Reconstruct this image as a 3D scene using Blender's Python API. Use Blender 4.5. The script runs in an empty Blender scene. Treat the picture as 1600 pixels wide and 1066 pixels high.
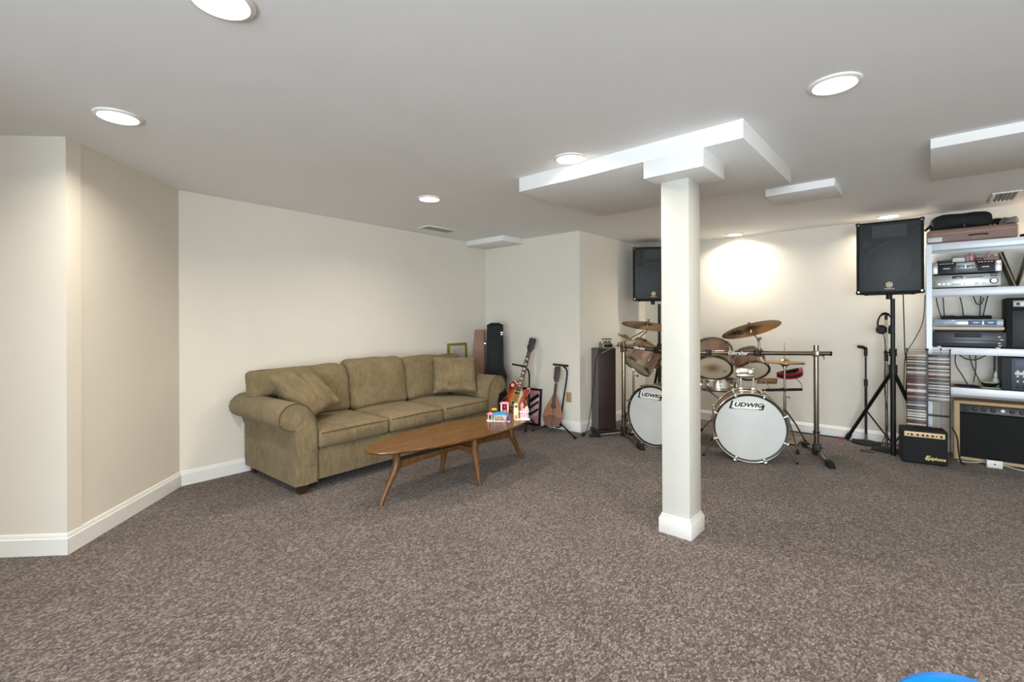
import bpy, bmesh, math, random
from math import pi, sin, cos, radians, sqrt, atan2
from mathutils import Vector, Matrix, Quaternion, noise
C = bpy.context.scene.collection
V = Vector

# ------------------------------------------------------------------ materials
def lin(r, g, b):
    f = lambda c: (c/255/12.92) if c/255 <= .04045 else ((c/255+.055)/1.055)**2.4
    return (f(r), f(g), f(b), 1)

def mat(name, rgb, rough=.5, metal=0., spec=.5, var=.0, vscale=8., bump=0., bscale=60., coat=0., sheen=0., trans=0., emit=None, estr=0., ior=1.45):
    m = bpy.data.materials.new(name); m.use_nodes = True
    nt = m.node_tree; b = nt.nodes['Principled BSDF']
    col = lin(*rgb)
    b.inputs['Base Color'].default_value = col
    b.inputs['Roughness'].default_value = rough
    b.inputs['Metallic'].default_value = metal
    b.inputs['Specular IOR Level'].default_value = spec
    b.inputs['Coat Weight'].default_value = coat
    b.inputs['Sheen Weight'].default_value = sheen
    b.inputs['Transmission Weight'].default_value = trans
    b.inputs['IOR'].default_value = ior
    if emit:
        b.inputs['Emission Color'].default_value = lin(*emit); b.inputs['Emission Strength'].default_value = estr
    tc = nt.nodes.new('ShaderNodeTexCoord')
    n = nt.nodes.new('ShaderNodeTexNoise'); n.inputs['Scale'].default_value = vscale; n.inputs['Detail'].default_value = 4
    nt.links.new(tc.outputs['Object'], n.inputs['Vector'])
    r = nt.nodes.new('ShaderNodeValToRGB'); v = max(var, .015)
    r.color_ramp.elements[0].position = .3; r.color_ramp.elements[1].position = .7
    r.color_ramp.elements[0].color = tuple(c*(1-v) for c in col[:3])+(1,)
    r.color_ramp.elements[1].color = tuple(min(1, c*(1+v)) for c in col[:3])+(1,)
    nt.links.new(n.outputs['Fac'], r.inputs['Fac']); nt.links.new(r.outputs['Color'], b.inputs['Base Color'])
    if bump:
        n2 = nt.nodes.new('ShaderNodeTexNoise'); n2.inputs['Scale'].default_value = bscale; n2.inputs['Detail'].default_value = 3
        nt.links.new(tc.outputs['Object'], n2.inputs['Vector'])
        bp = nt.nodes.new('ShaderNodeBump'); bp.inputs['Strength'].default_value = bump; bp.inputs['Distance'].default_value = .004
        nt.links.new(n2.outputs['Fac'], bp.inputs['Height']); nt.links.new(bp.outputs['Normal'], b.inputs['Normal'])
    return m

def wood(name, dark, light, scale=6., stretch=(1, 12, 12), rough=.35, coat=.2):
    m = mat(name, light, rough, coat=coat); nt = m.node_tree; b = nt.nodes['Principled BSDF']
    tc = nt.nodes.new('ShaderNodeTexCoord'); mp = nt.nodes.new('ShaderNodeMapping'); mp.inputs['Scale'].default_value = stretch
    n = nt.nodes.new('ShaderNodeTexNoise'); n.inputs['Scale'].default_value = scale; n.inputs['Detail'].default_value = 6; n.inputs['Distortion'].default_value = .6
    r = nt.nodes.new('ShaderNodeValToRGB')
    r.color_ramp.elements[0].position = .35; r.color_ramp.elements[1].position = .68
    r.color_ramp.elements[0].color = lin(*dark); r.color_ramp.elements[1].color = lin(*light)
    nt.links.new(tc.outputs['Object'], mp.inputs['Vector']); nt.links.new(mp.outputs['Vector'], n.inputs['Vector'])
    nt.links.new(n.outputs['Fac'], r.inputs['Fac']); nt.links.new(r.outputs['Color'], b.inputs['Base Color'])
    return m

# ------------------------------------------------------------------ mesh building
class B:
    """collects shapes; every shape takes metres in the local frame of its thing"""
    def __init__(s): s.bm = bmesh.new()
    def _x(s, vs, M):
        if M is not None: bmesh.ops.transform(s.bm, matrix=M, verts=vs)
        return s
    def box(s, c, d, bev=0., M=None, seg=2, R=None):
        r = bmesh.ops.create_cube(s.bm, size=1.); vs = r['verts']
        for v in vs: v.co = V((v.co.x*d[0], v.co.y*d[1], v.co.z*d[2]))
        if bev:
            es = list({e for v in vs for e in v.link_edges})
            q = bmesh.ops.bevel(s.bm, geom=es, offset=min(bev, min(d)*.49), segments=seg, profile=.5, affect='EDGES')
            vs = list({v for f in q['faces'] for v in f.verts} | {v for v in vs if v.is_valid})
            vs = s._island(vs)
        T = Matrix.Translation(V(c))
        if R is not None: T = T @ R.to_4x4()
        bmesh.ops.transform(s.bm, matrix=T, verts=vs)
        return s._x(vs, M)
    def _island(s, vs):
        st = list(vs); seen = set(st)
        while st:
            v = st.pop()
            for e in v.link_edges:
                o = e.other_vert(v)
                if o not in seen: seen.add(o); st.append(o)
        return list(seen)
    def cyl(s, a, b, r, r2=None, seg=20, M=None, caps=True):
        a = V(a); b = V(b); d = b-a
        q = bmesh.ops.create_cone(s.bm, cap_ends=caps, segments=seg, radius1=r, radius2=r if r2 is None else r2, depth=d.length)
        T = Matrix.Translation((a+b)/2) @ d.to_track_quat('Z', 'Y').to_matrix().to_4x4()
        bmesh.ops.transform(s.bm, matrix=T, verts=q['verts'])
        return s._x(q['verts'], M)
    def ball(s, c, r, sc=(1, 1, 1), M=None, u=16, w=10):
        q = bmesh.ops.create_uvsphere(s.bm, u_segments=u, v_segments=w, radius=r)
        for v in q['verts']: v.co = V((v.co.x*sc[0], v.co.y*sc[1], v.co.z*sc[2]))+V(c)
        return s._x(q['verts'], M)
    def lathe(s, prof, seg=40, M=None, close=False):
        rings = []; vs = []
        for r, z in prof:
            if r < 1e-6: ring = [s.bm.verts.new((0, 0, z))]
            else: ring = [s.bm.verts.new((r*cos(2*pi*i/seg), r*sin(2*pi*i/seg), z)) for i in range(seg)]
            rings.append(ring); vs += ring
        pairs = list(zip(rings, rings[1:]))
        if close: pairs.append((rings[-1], rings[0]))
        for a, b in pairs:
            for i in range(seg):
                j = (i+1) % seg
                if len(a) == 1 and len(b) == 1: continue
                if len(a) == 1: s.bm.faces.new((a[0], b[j], b[i]))
                elif len(b) == 1: s.bm.faces.new((a[i], a[j], b[0]))
                else: s.bm.faces.new((a[i], a[j], b[j], b[i]))
        return s._x(vs, M)
    def tube(s, pts, r, seg=8, M=None, close=False, rs=None):
        P = [V(p) for p in pts]; n = len(P); rings = []; vs = []; up = None
        for i in range(n):
            if close: t = P[(i+1) % n]-P[i-1]
            else: t = P[min(i+1, n-1)]-P[max(i-1, 0)]
            t.normalize()
            if up is None:
                up = V((0, 0, 1)) if abs(t.z) < .9 else V((1, 0, 0))
            up = (up-t*up.dot(t)); up.normalize(); sd = t.cross(up)
            rr = rs[i] if rs else r
            ring = [s.bm.verts.new(P[i]+(up*cos(2*pi*k/seg)+sd*sin(2*pi*k/seg))*rr) for k in range(seg)]
            rings.append(ring); vs += ring
        for i in range(n if close else n-1):
            a, b = rings[i], rings[(i+1) % n]
            for k in range(seg):
                l = (k+1) % seg; s.bm.faces.new((a[k], a[l], b[l], b[k]))
        if not close:
            s.bm.faces.new(rings[0][::-1]); s.bm.faces.new(rings[-1])
        return s._x(vs, M)
    def prism(s, poly, z0, z1, M=None, bev=0., seg=2):
        """polygon in xy extruded z0..z1"""
        a = [s.bm.verts.new((p[0], p[1], z0)) for p in poly]; b = [s.bm.verts.new((p[0], p[1], z1)) for p in poly]
        n = len(poly); f1 = s.bm.faces.new(a[::-1]); f2 = s.bm.faces.new(b)
        for i in range(n):
            j = (i+1) % n; s.bm.faces.new((a[i], a[j], b[j], b[i]))
        vs = a+b
        if bev:
            es = [e for f in (f1, f2) for e in f.edges]
            q = bmesh.ops.bevel(s.bm, geom=es, offset=bev, segments=seg, profile=.5, affect='EDGES')
            vs = s._island([v for f in q['faces'] for v in f.verts])
        return s._x(vs, M)
    def grid(s, fn, nu, nv, M=None, thick=0):
        """open sheet from fn(u,v) in 0..1"""
        g = [[s.bm.verts.new(fn(i/nu, j/nv)) for j in range(nv+1)] for i in range(nu+1)]
        for i in range(nu):
            for j in range(nv): s.bm.faces.new((g[i][j], g[i+1][j], g[i+1][j+1], g[i][j+1]))
        return s._x([v for r in g for v in r], M)
    def soft(s, half, r, n=(14, 14, 8), bulge=(0, 0, 0), amp=0., fr=5., seed=0., M=None, fn=None, pinch=0.):
        """upholstery block: rounded box with bulging faces and a little slump"""
        hx, hy, hz = half; vs = {}
        def key(i, j, k): return (i, j, k)
        def pos(i, j, k):
            a, b, c = 2*i/n[0]-1, 2*j/n[1]-1, 2*k/n[2]-1
            e = lambda t: math.copysign(abs(t)**.8, t)
            x, y, z = e(a)*hx, e(b)*hy, e(c)*hz
            q = V((max(-hx+r, min(hx-r, x)), max(-hy+r, min(hy-r, y)), max(-hz+r, min(hz-r, z))))
            d = V((x, y, z))-q
            if d.length > 1e-9:
                p = q+d.normalized()*r
            else: p = V((x, y, z))
            fa, fb, fc = 1-a*a, 1-b*b, 1-c*c
            p.x += bulge[0]*c_sign(a)*fb*fc*abs(a)**2; p.y += bulge[1]*c_sign(b)*fa*fc*abs(b)**2; p.z += bulge[2]*c_sign(c)*fa*fb*abs(c)**2
            if amp: p += noise.noise_vector(V((p.x*fr+seed, p.y*fr, p.z*fr)))*amp
            if fn: p = fn(p)
            return p
        def get(i, j, k):
            kk = (i, j, k)
            if kk not in vs: vs[kk] = s.bm.verts.new(pos(i, j, k))
            return vs[kk]
        N = n
        for i in range(N[0]):
            for j in range(N[1]):
                s.bm.faces.new((get(i, j, 0), get(i, j+1, 0), get(i+1, j+1, 0), get(i+1, j, 0)))
                s.bm.faces.new((get(i, j, N[2]), get(i+1, j, N[2]), get(i+1, j+1, N[2]), get(i, j+1, N[2])))
        for i in range(N[0]):
            for k in range(N[2]):
                s.bm.faces.new((get(i, 0, k), get(i+1, 0, k), get(i+1, 0, k+1), get(i, 0, k+1)))
                s.bm.faces.new((get(i, N[1], k), get(i, N[1], k+1), get(i+1, N[1], k+1), get(i+1, N[1], k)))
        for j in range(N[1]):
            for k in range(N[2]):
                s.bm.faces.new((get(0, j, k), get(0, j, k+1), get(0, j+1, k+1), get(0, j+1, k)))
                s.bm.faces.new((get(N[0], j, k), get(N[0], j+1, k), get(N[0], j+1, k+1), get(N[0], j, k+1)))
        return s._x(list(vs.values()), M)
    def text(s, txt, size, M, extrude=.001, shear=0., bold=0., sx=1., align='CENTER'):
        cu = bpy.data.curves.new('lettering', 'FONT'); cu.body = txt; cu.size = size; cu.extrude = extrude; cu.shear = shear
        cu.offset = bold; cu.align_x = align; cu.align_y = 'CENTER'; cu.resolution_u = 3
        o = bpy.data.objects.new('lettering', cu); C.objects.link(o)
        dg = bpy.context.evaluated_depsgraph_get(); me = o.evaluated_get(dg).to_mesh()
        n0 = len(s.bm.verts); s.bm.from_mesh(me); s.bm.verts.ensure_lookup_table(); vs = list(s.bm.verts)[n0:]
        for v in vs: v.co.x *= sx
        o.evaluated_get(dg).to_mesh_clear(); bpy.data.objects.remove(o); bpy.data.curves.remove(cu)
        return s._x(vs, M)

def c_sign(t): return 1 if t > 0 else (-1 if t < 0 else 0)
def link(o, parent=None):
    C.objects.link(o)
    if parent: o.parent = parent
    return o
def obj(name, b, m, parent=None, ang=40, smooth=True, label=None, M=None):
    if M is not None: bmesh.ops.transform(b.bm, matrix=M, verts=b.bm.verts)
    bmesh.ops.recalc_face_normals(b.bm, faces=b.bm.faces)
    me = bpy.data.meshes.new(name); b.bm.to_mesh(me); b.bm.free()
    if smooth:
        me.polygons.foreach_set('use_smooth', [True]*len(me.polygons)); me.set_sharp_from_angle(angle=radians(ang))
    me.materials.append(m)
    o = link(bpy.data.objects.new(name, me), parent)
    if label: o['label'] = label
    return o
def tag(o, label, cat, group=None):
    o['label'] = label; o['category'] = cat
    if group: o['group'] = group
    return o
def thing(name, label, cat, loc=(0, 0, 0), rz=0., group=None, M=None):
    o = link(bpy.data.objects.new(name, None)); o.empty_display_size = .1
    if M is not None: o.matrix_world = M
    else: o.location = loc; o.rotation_euler = (0, 0, rz)
    return tag(o, label, cat, group)
def solo(name, b, m, label, cat, loc=(0, 0, 0), rz=0., group=None, M=None, ang=40):
    o = obj(name, b, m, None, ang)
    if M is not None: o.matrix_world = M
    else: o.location = loc; o.rotation_euler = (0, 0, rz)
    return tag(o, label, cat, group)
def struct(name, b, m, parent=None, ang=30):
    o = obj(name, b, m, parent, ang)
    if parent is None: o['kind'] = 'structure'
    return o
def dup(root, loc=None, rz=None, M=None, label=None, group=None):
    r = root.copy(); C.objects.link(r)
    if M is not None: r.matrix_world = M
    else:
        r.location = loc
        if rz is not None: r.rotation_euler = (0, 0, rz)
    if label: r['label'] = label
    if group: r['group'] = group
    for ch in list(root.children):
        c = ch.copy(); C.objects.link(c); c.parent = r
        for gg in ch.children:
            d = gg.copy(); C.objects.link(d); d.parent = c
    return r
def frame(o, z, x=(1, 0, 0)):
    """matrix with origin o, local Z along z, local X as near x as possible"""
    z = V(z).normalized(); x = V(x); x = (x-z*x.dot(z)).normalized(); y = z.cross(x)
    M = Matrix((x, y, z)).transposed().to_4x4(); M.translation = V(o); return M
def frame_y(o, front, up=(0, 0, 1)):
    """matrix with local -Y facing front and local Z near up"""
    y = -V(front).normalized(); z = V(up); z = (z-y*z.dot(y)).normalized(); x = y.cross(z)
    M = Matrix((x, y, z)).transposed().to_4x4(); M.translation = V(o); return M
def bez(pts, n=10):
    """smooth path through points (Catmull-Rom)"""
    P = [V(p) for p in pts]; P = [P[0]*2-P[1]]+P+[P[-1]*2-P[-2]]; out = []
    for i in range(1, len(P)-2):
        a, b, c, d = P[i-1:i+3]
        for k in range(n):
            t = k/n
            out.append(.5*((2*b)+(c-a)*t+(2*a-5*b+4*c-d)*t*t+(3*b-a-3*c+d)*t**3))
    out.append(P[-2]); return out
XZ = Matrix(((1, 0, 0, 0), (0, 0, -1, 0), (0, 1, 0, 0), (0, 0, 0, 1)))   # xy drawing -> upright facing -y (z of drawing comes forward)
ORD = ['topmost', 'second', 'third', 'fourth', 'fifth', 'sixth', 'seventh', 'eighth', 'ninth', 'tenth', 'eleventh', 'twelfth', 'thirteenth', 'fourteenth', 'fifteenth', 'sixteenth', 'seventeenth', 'eighteenth', 'nineteenth', 'twentieth']
def ordinal(i):
    if i < 20: return ORD[i]
    t = ['', '', 'twenty', 'thirty', 'forty', 'fifty', 'sixty'][(i+1)//10]; u = (i+1) % 10
    if u == 0: return {'twenty': 'twentieth', 'thirty': 'thirtieth', 'forty': 'fortieth', 'fifty': 'fiftieth', 'sixty': 'sixtieth'}[t]
    return t+'-'+['first', 'second', 'third', 'fourth', 'fifth', 'sixth', 'seventh', 'eighth', 'ninth'][u-1]
EXPOSURE = 0.12; CAN = 11.5; DAY = 370.
# ------------------------------------------------------------------ camera
th, ro = .7252, -.0039
Lv = V((cos(th), sin(th), 0)); Zv = V((0, 0, 1)); Fv = V((-sin(th), cos(th), 0))
rt = Lv*cos(ro)+Zv*sin(ro); upv = -Lv*sin(ro)+Zv*cos(ro)
cam = bpy.data.objects.new('camera', bpy.data.cameras.new('camera')); C.objects.link(cam)
cm = Matrix((rt, upv, -Fv)).transposed().to_4x4(); cm.translation = (0, 0, 1.2755); cam.matrix_world = cm
cam.data.sensor_width = 36; cam.data.lens = 36*739.15/1600; cam.data.shift_y = -31.71/1600; cam.data.clip_start = .02
bpy.context.scene.camera = cam
vs_ = bpy.context.scene.view_settings
vs_.view_transform = 'Standard'; vs_.look = 'None'; vs_.gamma = 1; vs_.use_curve_mapping = False; vs_.exposure = EXPOSURE

# ------------------------------------------------------------------ shared materials
M_wall = mat('wall_paint', (228, 221, 208), .85, spec=.2, var=.012, vscale=3, bump=.03, bscale=160)
M_ceil = mat('ceiling_paint', (239, 238, 236), .9, spec=.15, var=.01, vscale=2)
M_trim = mat('trim_paint', (236, 234, 229), .45, spec=.4, var=.01)
M_soff = mat('soffit_paint', (236, 235, 231), .8, spec=.2, var=.01)
M_black = mat('black_plastic', (24, 25, 26), .5, var=.1)
M_rubber = mat('black_rubber', (20, 20, 21), .8, var=.1)
M_blackmetal = mat('black_metal', (26, 26, 27), .35, metal=.3, var=.05)
M_chrome = mat('chrome', (205, 200, 192), .18, metal=1., var=.03)
M_dullchrome = mat('worn_chrome', (150, 140, 126), .3, metal=1., var=.08, vscale=20)
M_white = mat('white_plastic', (232, 230, 224), .4, var=.02)
M_cream = mat('cream_plastic', (222, 200, 165), .4, var=.03)
M_silver = mat('silver_faceplate', (168, 168, 165), .35, metal=.6, var=.04)
M_cable = mat('cable_sheath', (18, 18, 18), .55)
M_letter = mat('white_lettering', (240, 236, 228), .5)
M_inkblack = mat('black_lettering', (12, 12, 12), .5)
M_gold = mat('gold_lettering', (226, 196, 128), .35, metal=.3)

# carpet ------------------------------------------------------------
def carpet():
    m = bpy.data.materials.new('carpet'); m.use_nodes = True; nt = m.node_tree; b = nt.nodes['Principled BSDF']
    N = nt.nodes.new; L = nt.links.new
    b.inputs['Roughness'].default_value = 1; b.inputs['Specular IOR Level'].default_value = .05; b.inputs['Sheen Weight'].default_value = .15
    tc = N('ShaderNodeTexCoord'); mp = N('ShaderNodeMapping'); mp.inputs['Rotation'].default_value = (0, 0, -.725); mp.inputs['Scale'].default_value = (1.45, .95, 1)
    L(tc.outputs['Object'], mp.inputs['Vector'])
    nz = N('ShaderNodeTexNoise'); nz.inputs['Scale'].default_value = 30; nz.inputs['Detail'].default_value = 2
    L(tc.outputs['Object'], nz.inputs['Vector'])
    mx = N('ShaderNodeMixRGB'); mx.blend_type = 'LINEAR_LIGHT'; mx.inputs['Fac'].default_value = .012
    L(mp.outputs['Vector'], mx.inputs['Color1']); L(nz.outputs['Color'], mx.inputs['Color2'])
    vo = N('ShaderNodeTexVoronoi'); vo.inputs['Scale'].default_value = 82; vo.feature = 'F1'; vo.inputs['Randomness'].default_value = .72
    L(mx.outputs['Color'], vo.inputs['Vector'])
    n1 = N('ShaderNodeTexNoise'); n1.inputs['Scale'].default_value = 150; n1.inputs['Detail'].default_value = 2; n1.inputs['Roughness'].default_value = .6
    L(tc.outputs['Object'], n1.inputs['Vector'])
    n2 = N('ShaderNodeTexNoise'); n2.inputs['Scale'].default_value = 3.2; n2.inputs['Detail'].default_value = 3
    L(tc.outputs['Object'], n2.inputs['Vector'])
    sep = N('ShaderNodeSeparateColor'); L(vo.outputs['Color'], sep.inputs['Color'])
    r1 = N('ShaderNodeValToRGB'); e = r1.color_ramp.elements
    e[0].position = .05; e[0].color = lin(64, 56, 53); e[1].position = .95; e[1].color = lin(184, 171, 163)
    k = e.new(.5); k.color = lin(119, 107, 101)
    ad = N('ShaderNodeMath'); ad.operation = 'MULTIPLY_ADD'; ad.inputs[1].default_value = .55; L(sep.outputs['Red'], ad.inputs[0])
    sc = N('ShaderNodeMath'); sc.operation = 'MULTIPLY_ADD'; sc.inputs[1].default_value = 1.1; sc.inputs[2].default_value = -.32; L(n1.outputs['Fac'], sc.inputs[0]); L(sc.outputs[0], ad.inputs[2])
    L(ad.outputs[0], r1.inputs['Fac'])
    r2 = N('ShaderNodeValToRGB'); r2.color_ramp.elements[0].position = .0; r2.color_ramp.elements[0].color = (1, 1, 1, 1); r2.color_ramp.elements[1].position = .85; r2.color_ramp.elements[1].color = (.22, .20, .19, 1)
    L(vo.outputs['Distance'], r2.inputs['Fac'])
    ml = N('ShaderNodeMixRGB'); ml.blend_type = 'MULTIPLY'; ml.inputs['Fac'].default_value = .8; L(r1.outputs['Color'], ml.inputs['Color1']); L(r2.outputs['Color'], ml.inputs['Color2'])
    r3 = N('ShaderNodeValToRGB'); r3.color_ramp.elements[0].position = .35; r3.color_ramp.elements[0].color = (.90, .90, .90, 1); r3.color_ramp.elements[1].position = .65; r3.color_ramp.elements[1].color = (1.04, 1.03, 1.02, 1)
    L(n2.outputs['Fac'], r3.inputs['Fac'])
    m2 = N('ShaderNodeMixRGB'); m2.blend_type = 'MULTIPLY'; m2.inputs['Fac'].default_value = 1; L(ml.outputs['Color'], m2.inputs['Color1']); L(r3.outputs['Color'], m2.inputs['Color2'])
    L(m2.outputs['Color'], b.inputs['Base Color'])
    bp = N('ShaderNodeBump'); bp.invert = True; bp.inputs['Strength'].default_value = .6; bp.inputs['Distance'].default_value = .006
    L(vo.outputs['Distance'], bp.inputs['Height']); L(bp.outputs['Normal'], b.inputs['Normal'])
    return m
M_carpet = carpet()

# ------------------------------------------------------------------ the room
H = 2.3
P0 = (-5.2, -1.35); P1 = (-3.568, .322); P2 = (-4.372, 1.034); P3 = (-4.501, 4.546); P4 = (-2.997, 4.546); P5 = (-2.997, 6.185); P6 = (3.4, 6.185); P7 = (3.4, -3.2); P8 = (-5.2, -3.2)
ring = [P0, P1, P2, P3, P4, P5, P6, P7, P8]
big = [(-5.6, -3.6), (3.8, -3.6), (3.8, 6.6), (-5.6, 6.6)]
struct('floor', B().prism(big, -.1, 0), M_carpet)
struct('ceiling', B().prism(big, H, H+.1), M_ceil)
def wall(name, a, b, hole=None, m=M_wall):
    """wall panel between floor points a and b (room on the left going a->b is outside), .1 thick outwards"""
    a = V((*a, 0)); b = V((*b, 0)); d = (b-a).normalized(); n = V((-d.y, d.x, 0))   # outward
    M = Matrix((d, n, V((0, 0, 1)))).transposed().to_4x4(); M.translation = a
    L = (b-a).length; bb = B()
    if hole is None: bb.box((L/2, .05, H/2), (L, .1, H))
    else:
        x0, x1, z0, z1 = hole
        bb.box((x0/2, .05, H/2), (x0, .1, H)); bb.box(((x1+L)/2, .05, H/2), (L-x1, .1, H))
        bb.box(((x0+x1)/2, .05, z0/2), (x1-x0, .1, z0)) if z0 > 0 else None
        bb.box(((x0+x1)/2, .05, (z1+H)/2), (x1-x0, .1, H-z1))
    o = struct(name, bb, m); o.matrix_world = M; return M
names = ['wall_entry', 'wall_slanted', 'wall_left', 'wall_alcove', 'wall_step', 'wall_back', 'wall_right', 'wall_rear', 'wall_hall']
for i, nme in enumerate(names):
    a, b = ring[i], ring[(i+1) % len(ring)]
    if nme == 'wall_rear': MR = wall(nme, a, b, (.6, 3.8, .0, 2.05))
    elif i in (1, 4):      # outside corners: the neighbour's thickness already covers the first 10 cm
        d_ = (V(b)-V(a)).normalized(); wall(nme, tuple(V(a)+d_*.1), b)
    else: wall(nme, a, b)
struct('wall_light_block', B().box((-1.75, -2.25, H/2), (.12, 1.9, H)), M_wall)  # added wall behind the camera, out of view, keeps daylight off the entry wall
def baseboard(name, a, b, e0=0., e1=0.):
    a = V((*a, 0)); b = V((*b, 0)); d = (b-a).normalized(); n = V((d.y, -d.x, 0))    # into the room
    M = Matrix((d, n, V((0, 0, 1)))).transposed().to_4x4(); M.translation = a
    L = (b-a).length
    prof = [(0, 0), (.016, 0), (.016, .088), (.011, .094), (.011, .099), (.004, .113), (0, .115)]
    bb = B(); A_ = [bb.bm.verts.new((-e0*p[0]/.016, p[0], p[1])) for p in prof]; Z_ = [bb.bm.verts.new((L+e1*p[0]/.016, p[0], p[1])) for p in prof]
    for i in range(len(prof)):
        j = (i+1) % len(prof); bb.bm.faces.new((A_[i], A_[j], Z_[j], Z_[i]))
    bb.bm.faces.new(A_); bb.bm.faces.new(Z_[::-1])
    o = struct(name, bb, M_trim); o.matrix_world = M
for i, (nme, e0, e1) in enumerate([('baseboard_entry', 0, .016), ('baseboard_slanted', .016, -.007), ('baseboard_left', -.007, -.016), ('baseboard_alcove', -.016, .016), ('baseboard_step', .016, -.016), ('baseboard_back', -.016, -.016), ('baseboard_right', -.016, 0)]):
    baseboard(nme, ring[i], ring[i+1], e0, e1)

# column ------------------------------------------------------------
x0, x1, y0, y1 = -1.219, -1.052, 2.735, 2.915
col = thing('column', 'white boxed support column with skirting foot, in the middle of the room', 'column'); col['kind'] = 'structure'
cx, cy = (x0+x1)/2, (y0+y1)/2
b_ = B().box((cx, cy, 2.11/2), (x1-x0, y1-y0, 2.11), .003); obj('shaft', b_, mat('column_paint', (202, 199, 190), .5, spec=.3), col)
fb = B()
for w, z0, z1 in ((.016, 0, .088), (.011, .088, .1), (.005, .1, .114)):
    fb.box((cx, cy, (z0+z1)/2), (x1-x0+2*w, y1-y0+2*w, z1-z0), .002)
obj('column_foot', fb, mat('column_foot_paint', (212, 210, 204), .5, spec=.3), col)
obj('column_head', B().box((-1.085, 2.755, 2.152), (.345, .345, .1), .002), M_soff, col)
# ceiling boxes
def ceilbox(name, xa, xb, ya, yb, z):
    struct(name, B().box(((xa+xb)/2, (ya+yb)/2, (z+H)/2), (xb-xa, yb-ya, H-z+.002), .002), M_soff)
ceilbox('trim_1', -2.215, -.712, 2.582, 3.68, 2.202)
ceilbox('trim_2', -.975, -.52, 4.115, 4.53, 2.246)
ceilbox('trim_3', -.001, 1.75, 3.6, 4.46, 2.246)
ceilbox('trim_4', -4.475, -3.83, 4.165, 4.546, 2.238)

# ------------------------------------------------------------------ recessed lights
M_lamp = mat('lamp_lens', (255, 250, 240), .5, emit=(255, 246, 230), estr=14.)
def ceiling_light(x, y, label):
    t = thing('ceiling_light', label, 'ceiling light', (x, y, H), 0, 'round recessed ceiling lights')
    obj('trim_ring', B().lathe([(.078, -.001), (.078, -.006), (.083, -.012), (.098, -.007), (.1, 0)], 48), M_trim, t)
    obj('lens', B().lathe([(0, -.006), (.05, -.0055), (.0785, -.003)], 48), M_lamp, t)
LIGHTS = [(-3.019, .464, 'round recessed ceiling light above the slanted wall at the left'), (-1.689, .515, 'round recessed ceiling light cut by the top edge of the photo'),
 (-.311, 2.468, 'round recessed ceiling light at the right, in front of the soffit'), (-1.703, 2.475, 'round recessed ceiling light close to the left end of the column soffit'),
 (-3.132, 2.5, 'round recessed ceiling light above the sofa'), (-1.755, 6.0, 'round recessed ceiling light by the back wall above the drum kit'), (-.317, 6.0, 'round recessed ceiling light just behind the black speaker at right')]
for x, y, l in LIGHTS: ceiling_light(x, y, l)
def lamp(x, y, p, spread=150):
    d = bpy.data.lights.new('can_lamp', 'AREA'); d.shape = 'DISK'; d.size = .15; d.energy = p; d.color = (1, .91, .77); d.spread = radians(spread)
    o = bpy.data.objects.new('can_lamp', d); C.objects.link(o); o.location = (x, y, H-.016)
for x, y, l in LIGHTS: lamp(x, y, CAN*(1.3 if y > 5 and x < -1 else .75 if y > 5 else 1.0))
for x, y in ((-.3, .5), (1.07, .5), (1.07, 2.47), (2.4, .5), (2.4, 2.47), (1.1, 6.), (-3.6, -1.4), (-1.7, -1.5), (1.1, -1.5)): lamp(x, y, CAN)
# daylight from the glass doors in the rear wall (behind the camera)
d = bpy.data.lights.new('daylight', 'AREA'); d.shape = 'RECTANGLE'; d.size = 3.1; d.size_y = 1.95; d.energy = DAY; d.color = (.77, .89, 1.)
o = bpy.data.objects.new('daylight', d); C.objects.link(o); o.location = (1.2, -3.26, 1.03); o.rotation_euler = (radians(90), 0, 0); o.rotation_euler = (radians(90), 0, 0)
o.matrix_world = frame((1.2, -3.25, 1.03), (0, -1, 0), (1, 0, 0))
fr = B()
for x in (-.35, 1.2, 2.75): fr.box((x, -3.25, 1.025), (.06, .06, 2.05))
for z in (.03, 2.02): fr.box((1.2, -3.25, z), (3.2, .06, .06))
struct('door_1', fr, M_trim)
w = bpy.data.worlds.new('sky'); bpy.context.scene.world = w; w.use_nodes = True
w.node_tree.nodes['Background'].inputs[0].default_value = (.62, .80, 1, 1); w.node_tree.nodes['Background'].inputs[1].default_value = 1.

# vents ------------------------------------------------------------
def vent(loc, sx, sy, label, rz=0.):
    t = thing('ceiling_vent', label, 'vent', loc, rz)
    f = B()
    for s_ in (-1, 1):
        f.box((s_*(sx/2-.012), 0, -.005), (.024, sy, .01), .002); f.box((0, s_*(sy/2-.012), -.005), (sx-.04, .024, .01), .002)
    obj('frame', f, M_trim, t)
    sl = B(); n = int((sx-.05)/.022)
    for i in range(n):
        x = -(sx-.05)/2+(i+.5)*(sx-.05)/n
        sl.box((x, 0, -.006), (.016, sy-.05, .0025), 0, R=Matrix.Rotation(.6, 3, 'Y'))
    obj('louvre', sl, mat('vent_louvre', (190, 182, 172), .5), t)
vent((-4.105, 3.4, H), .2, .42, 'flat louvred ceiling vent above the sofa wall, near the alcove')
vent((.46, 5.69, H), .17, .40, 'white framed ceiling vent above the metal shelving at right')
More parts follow.
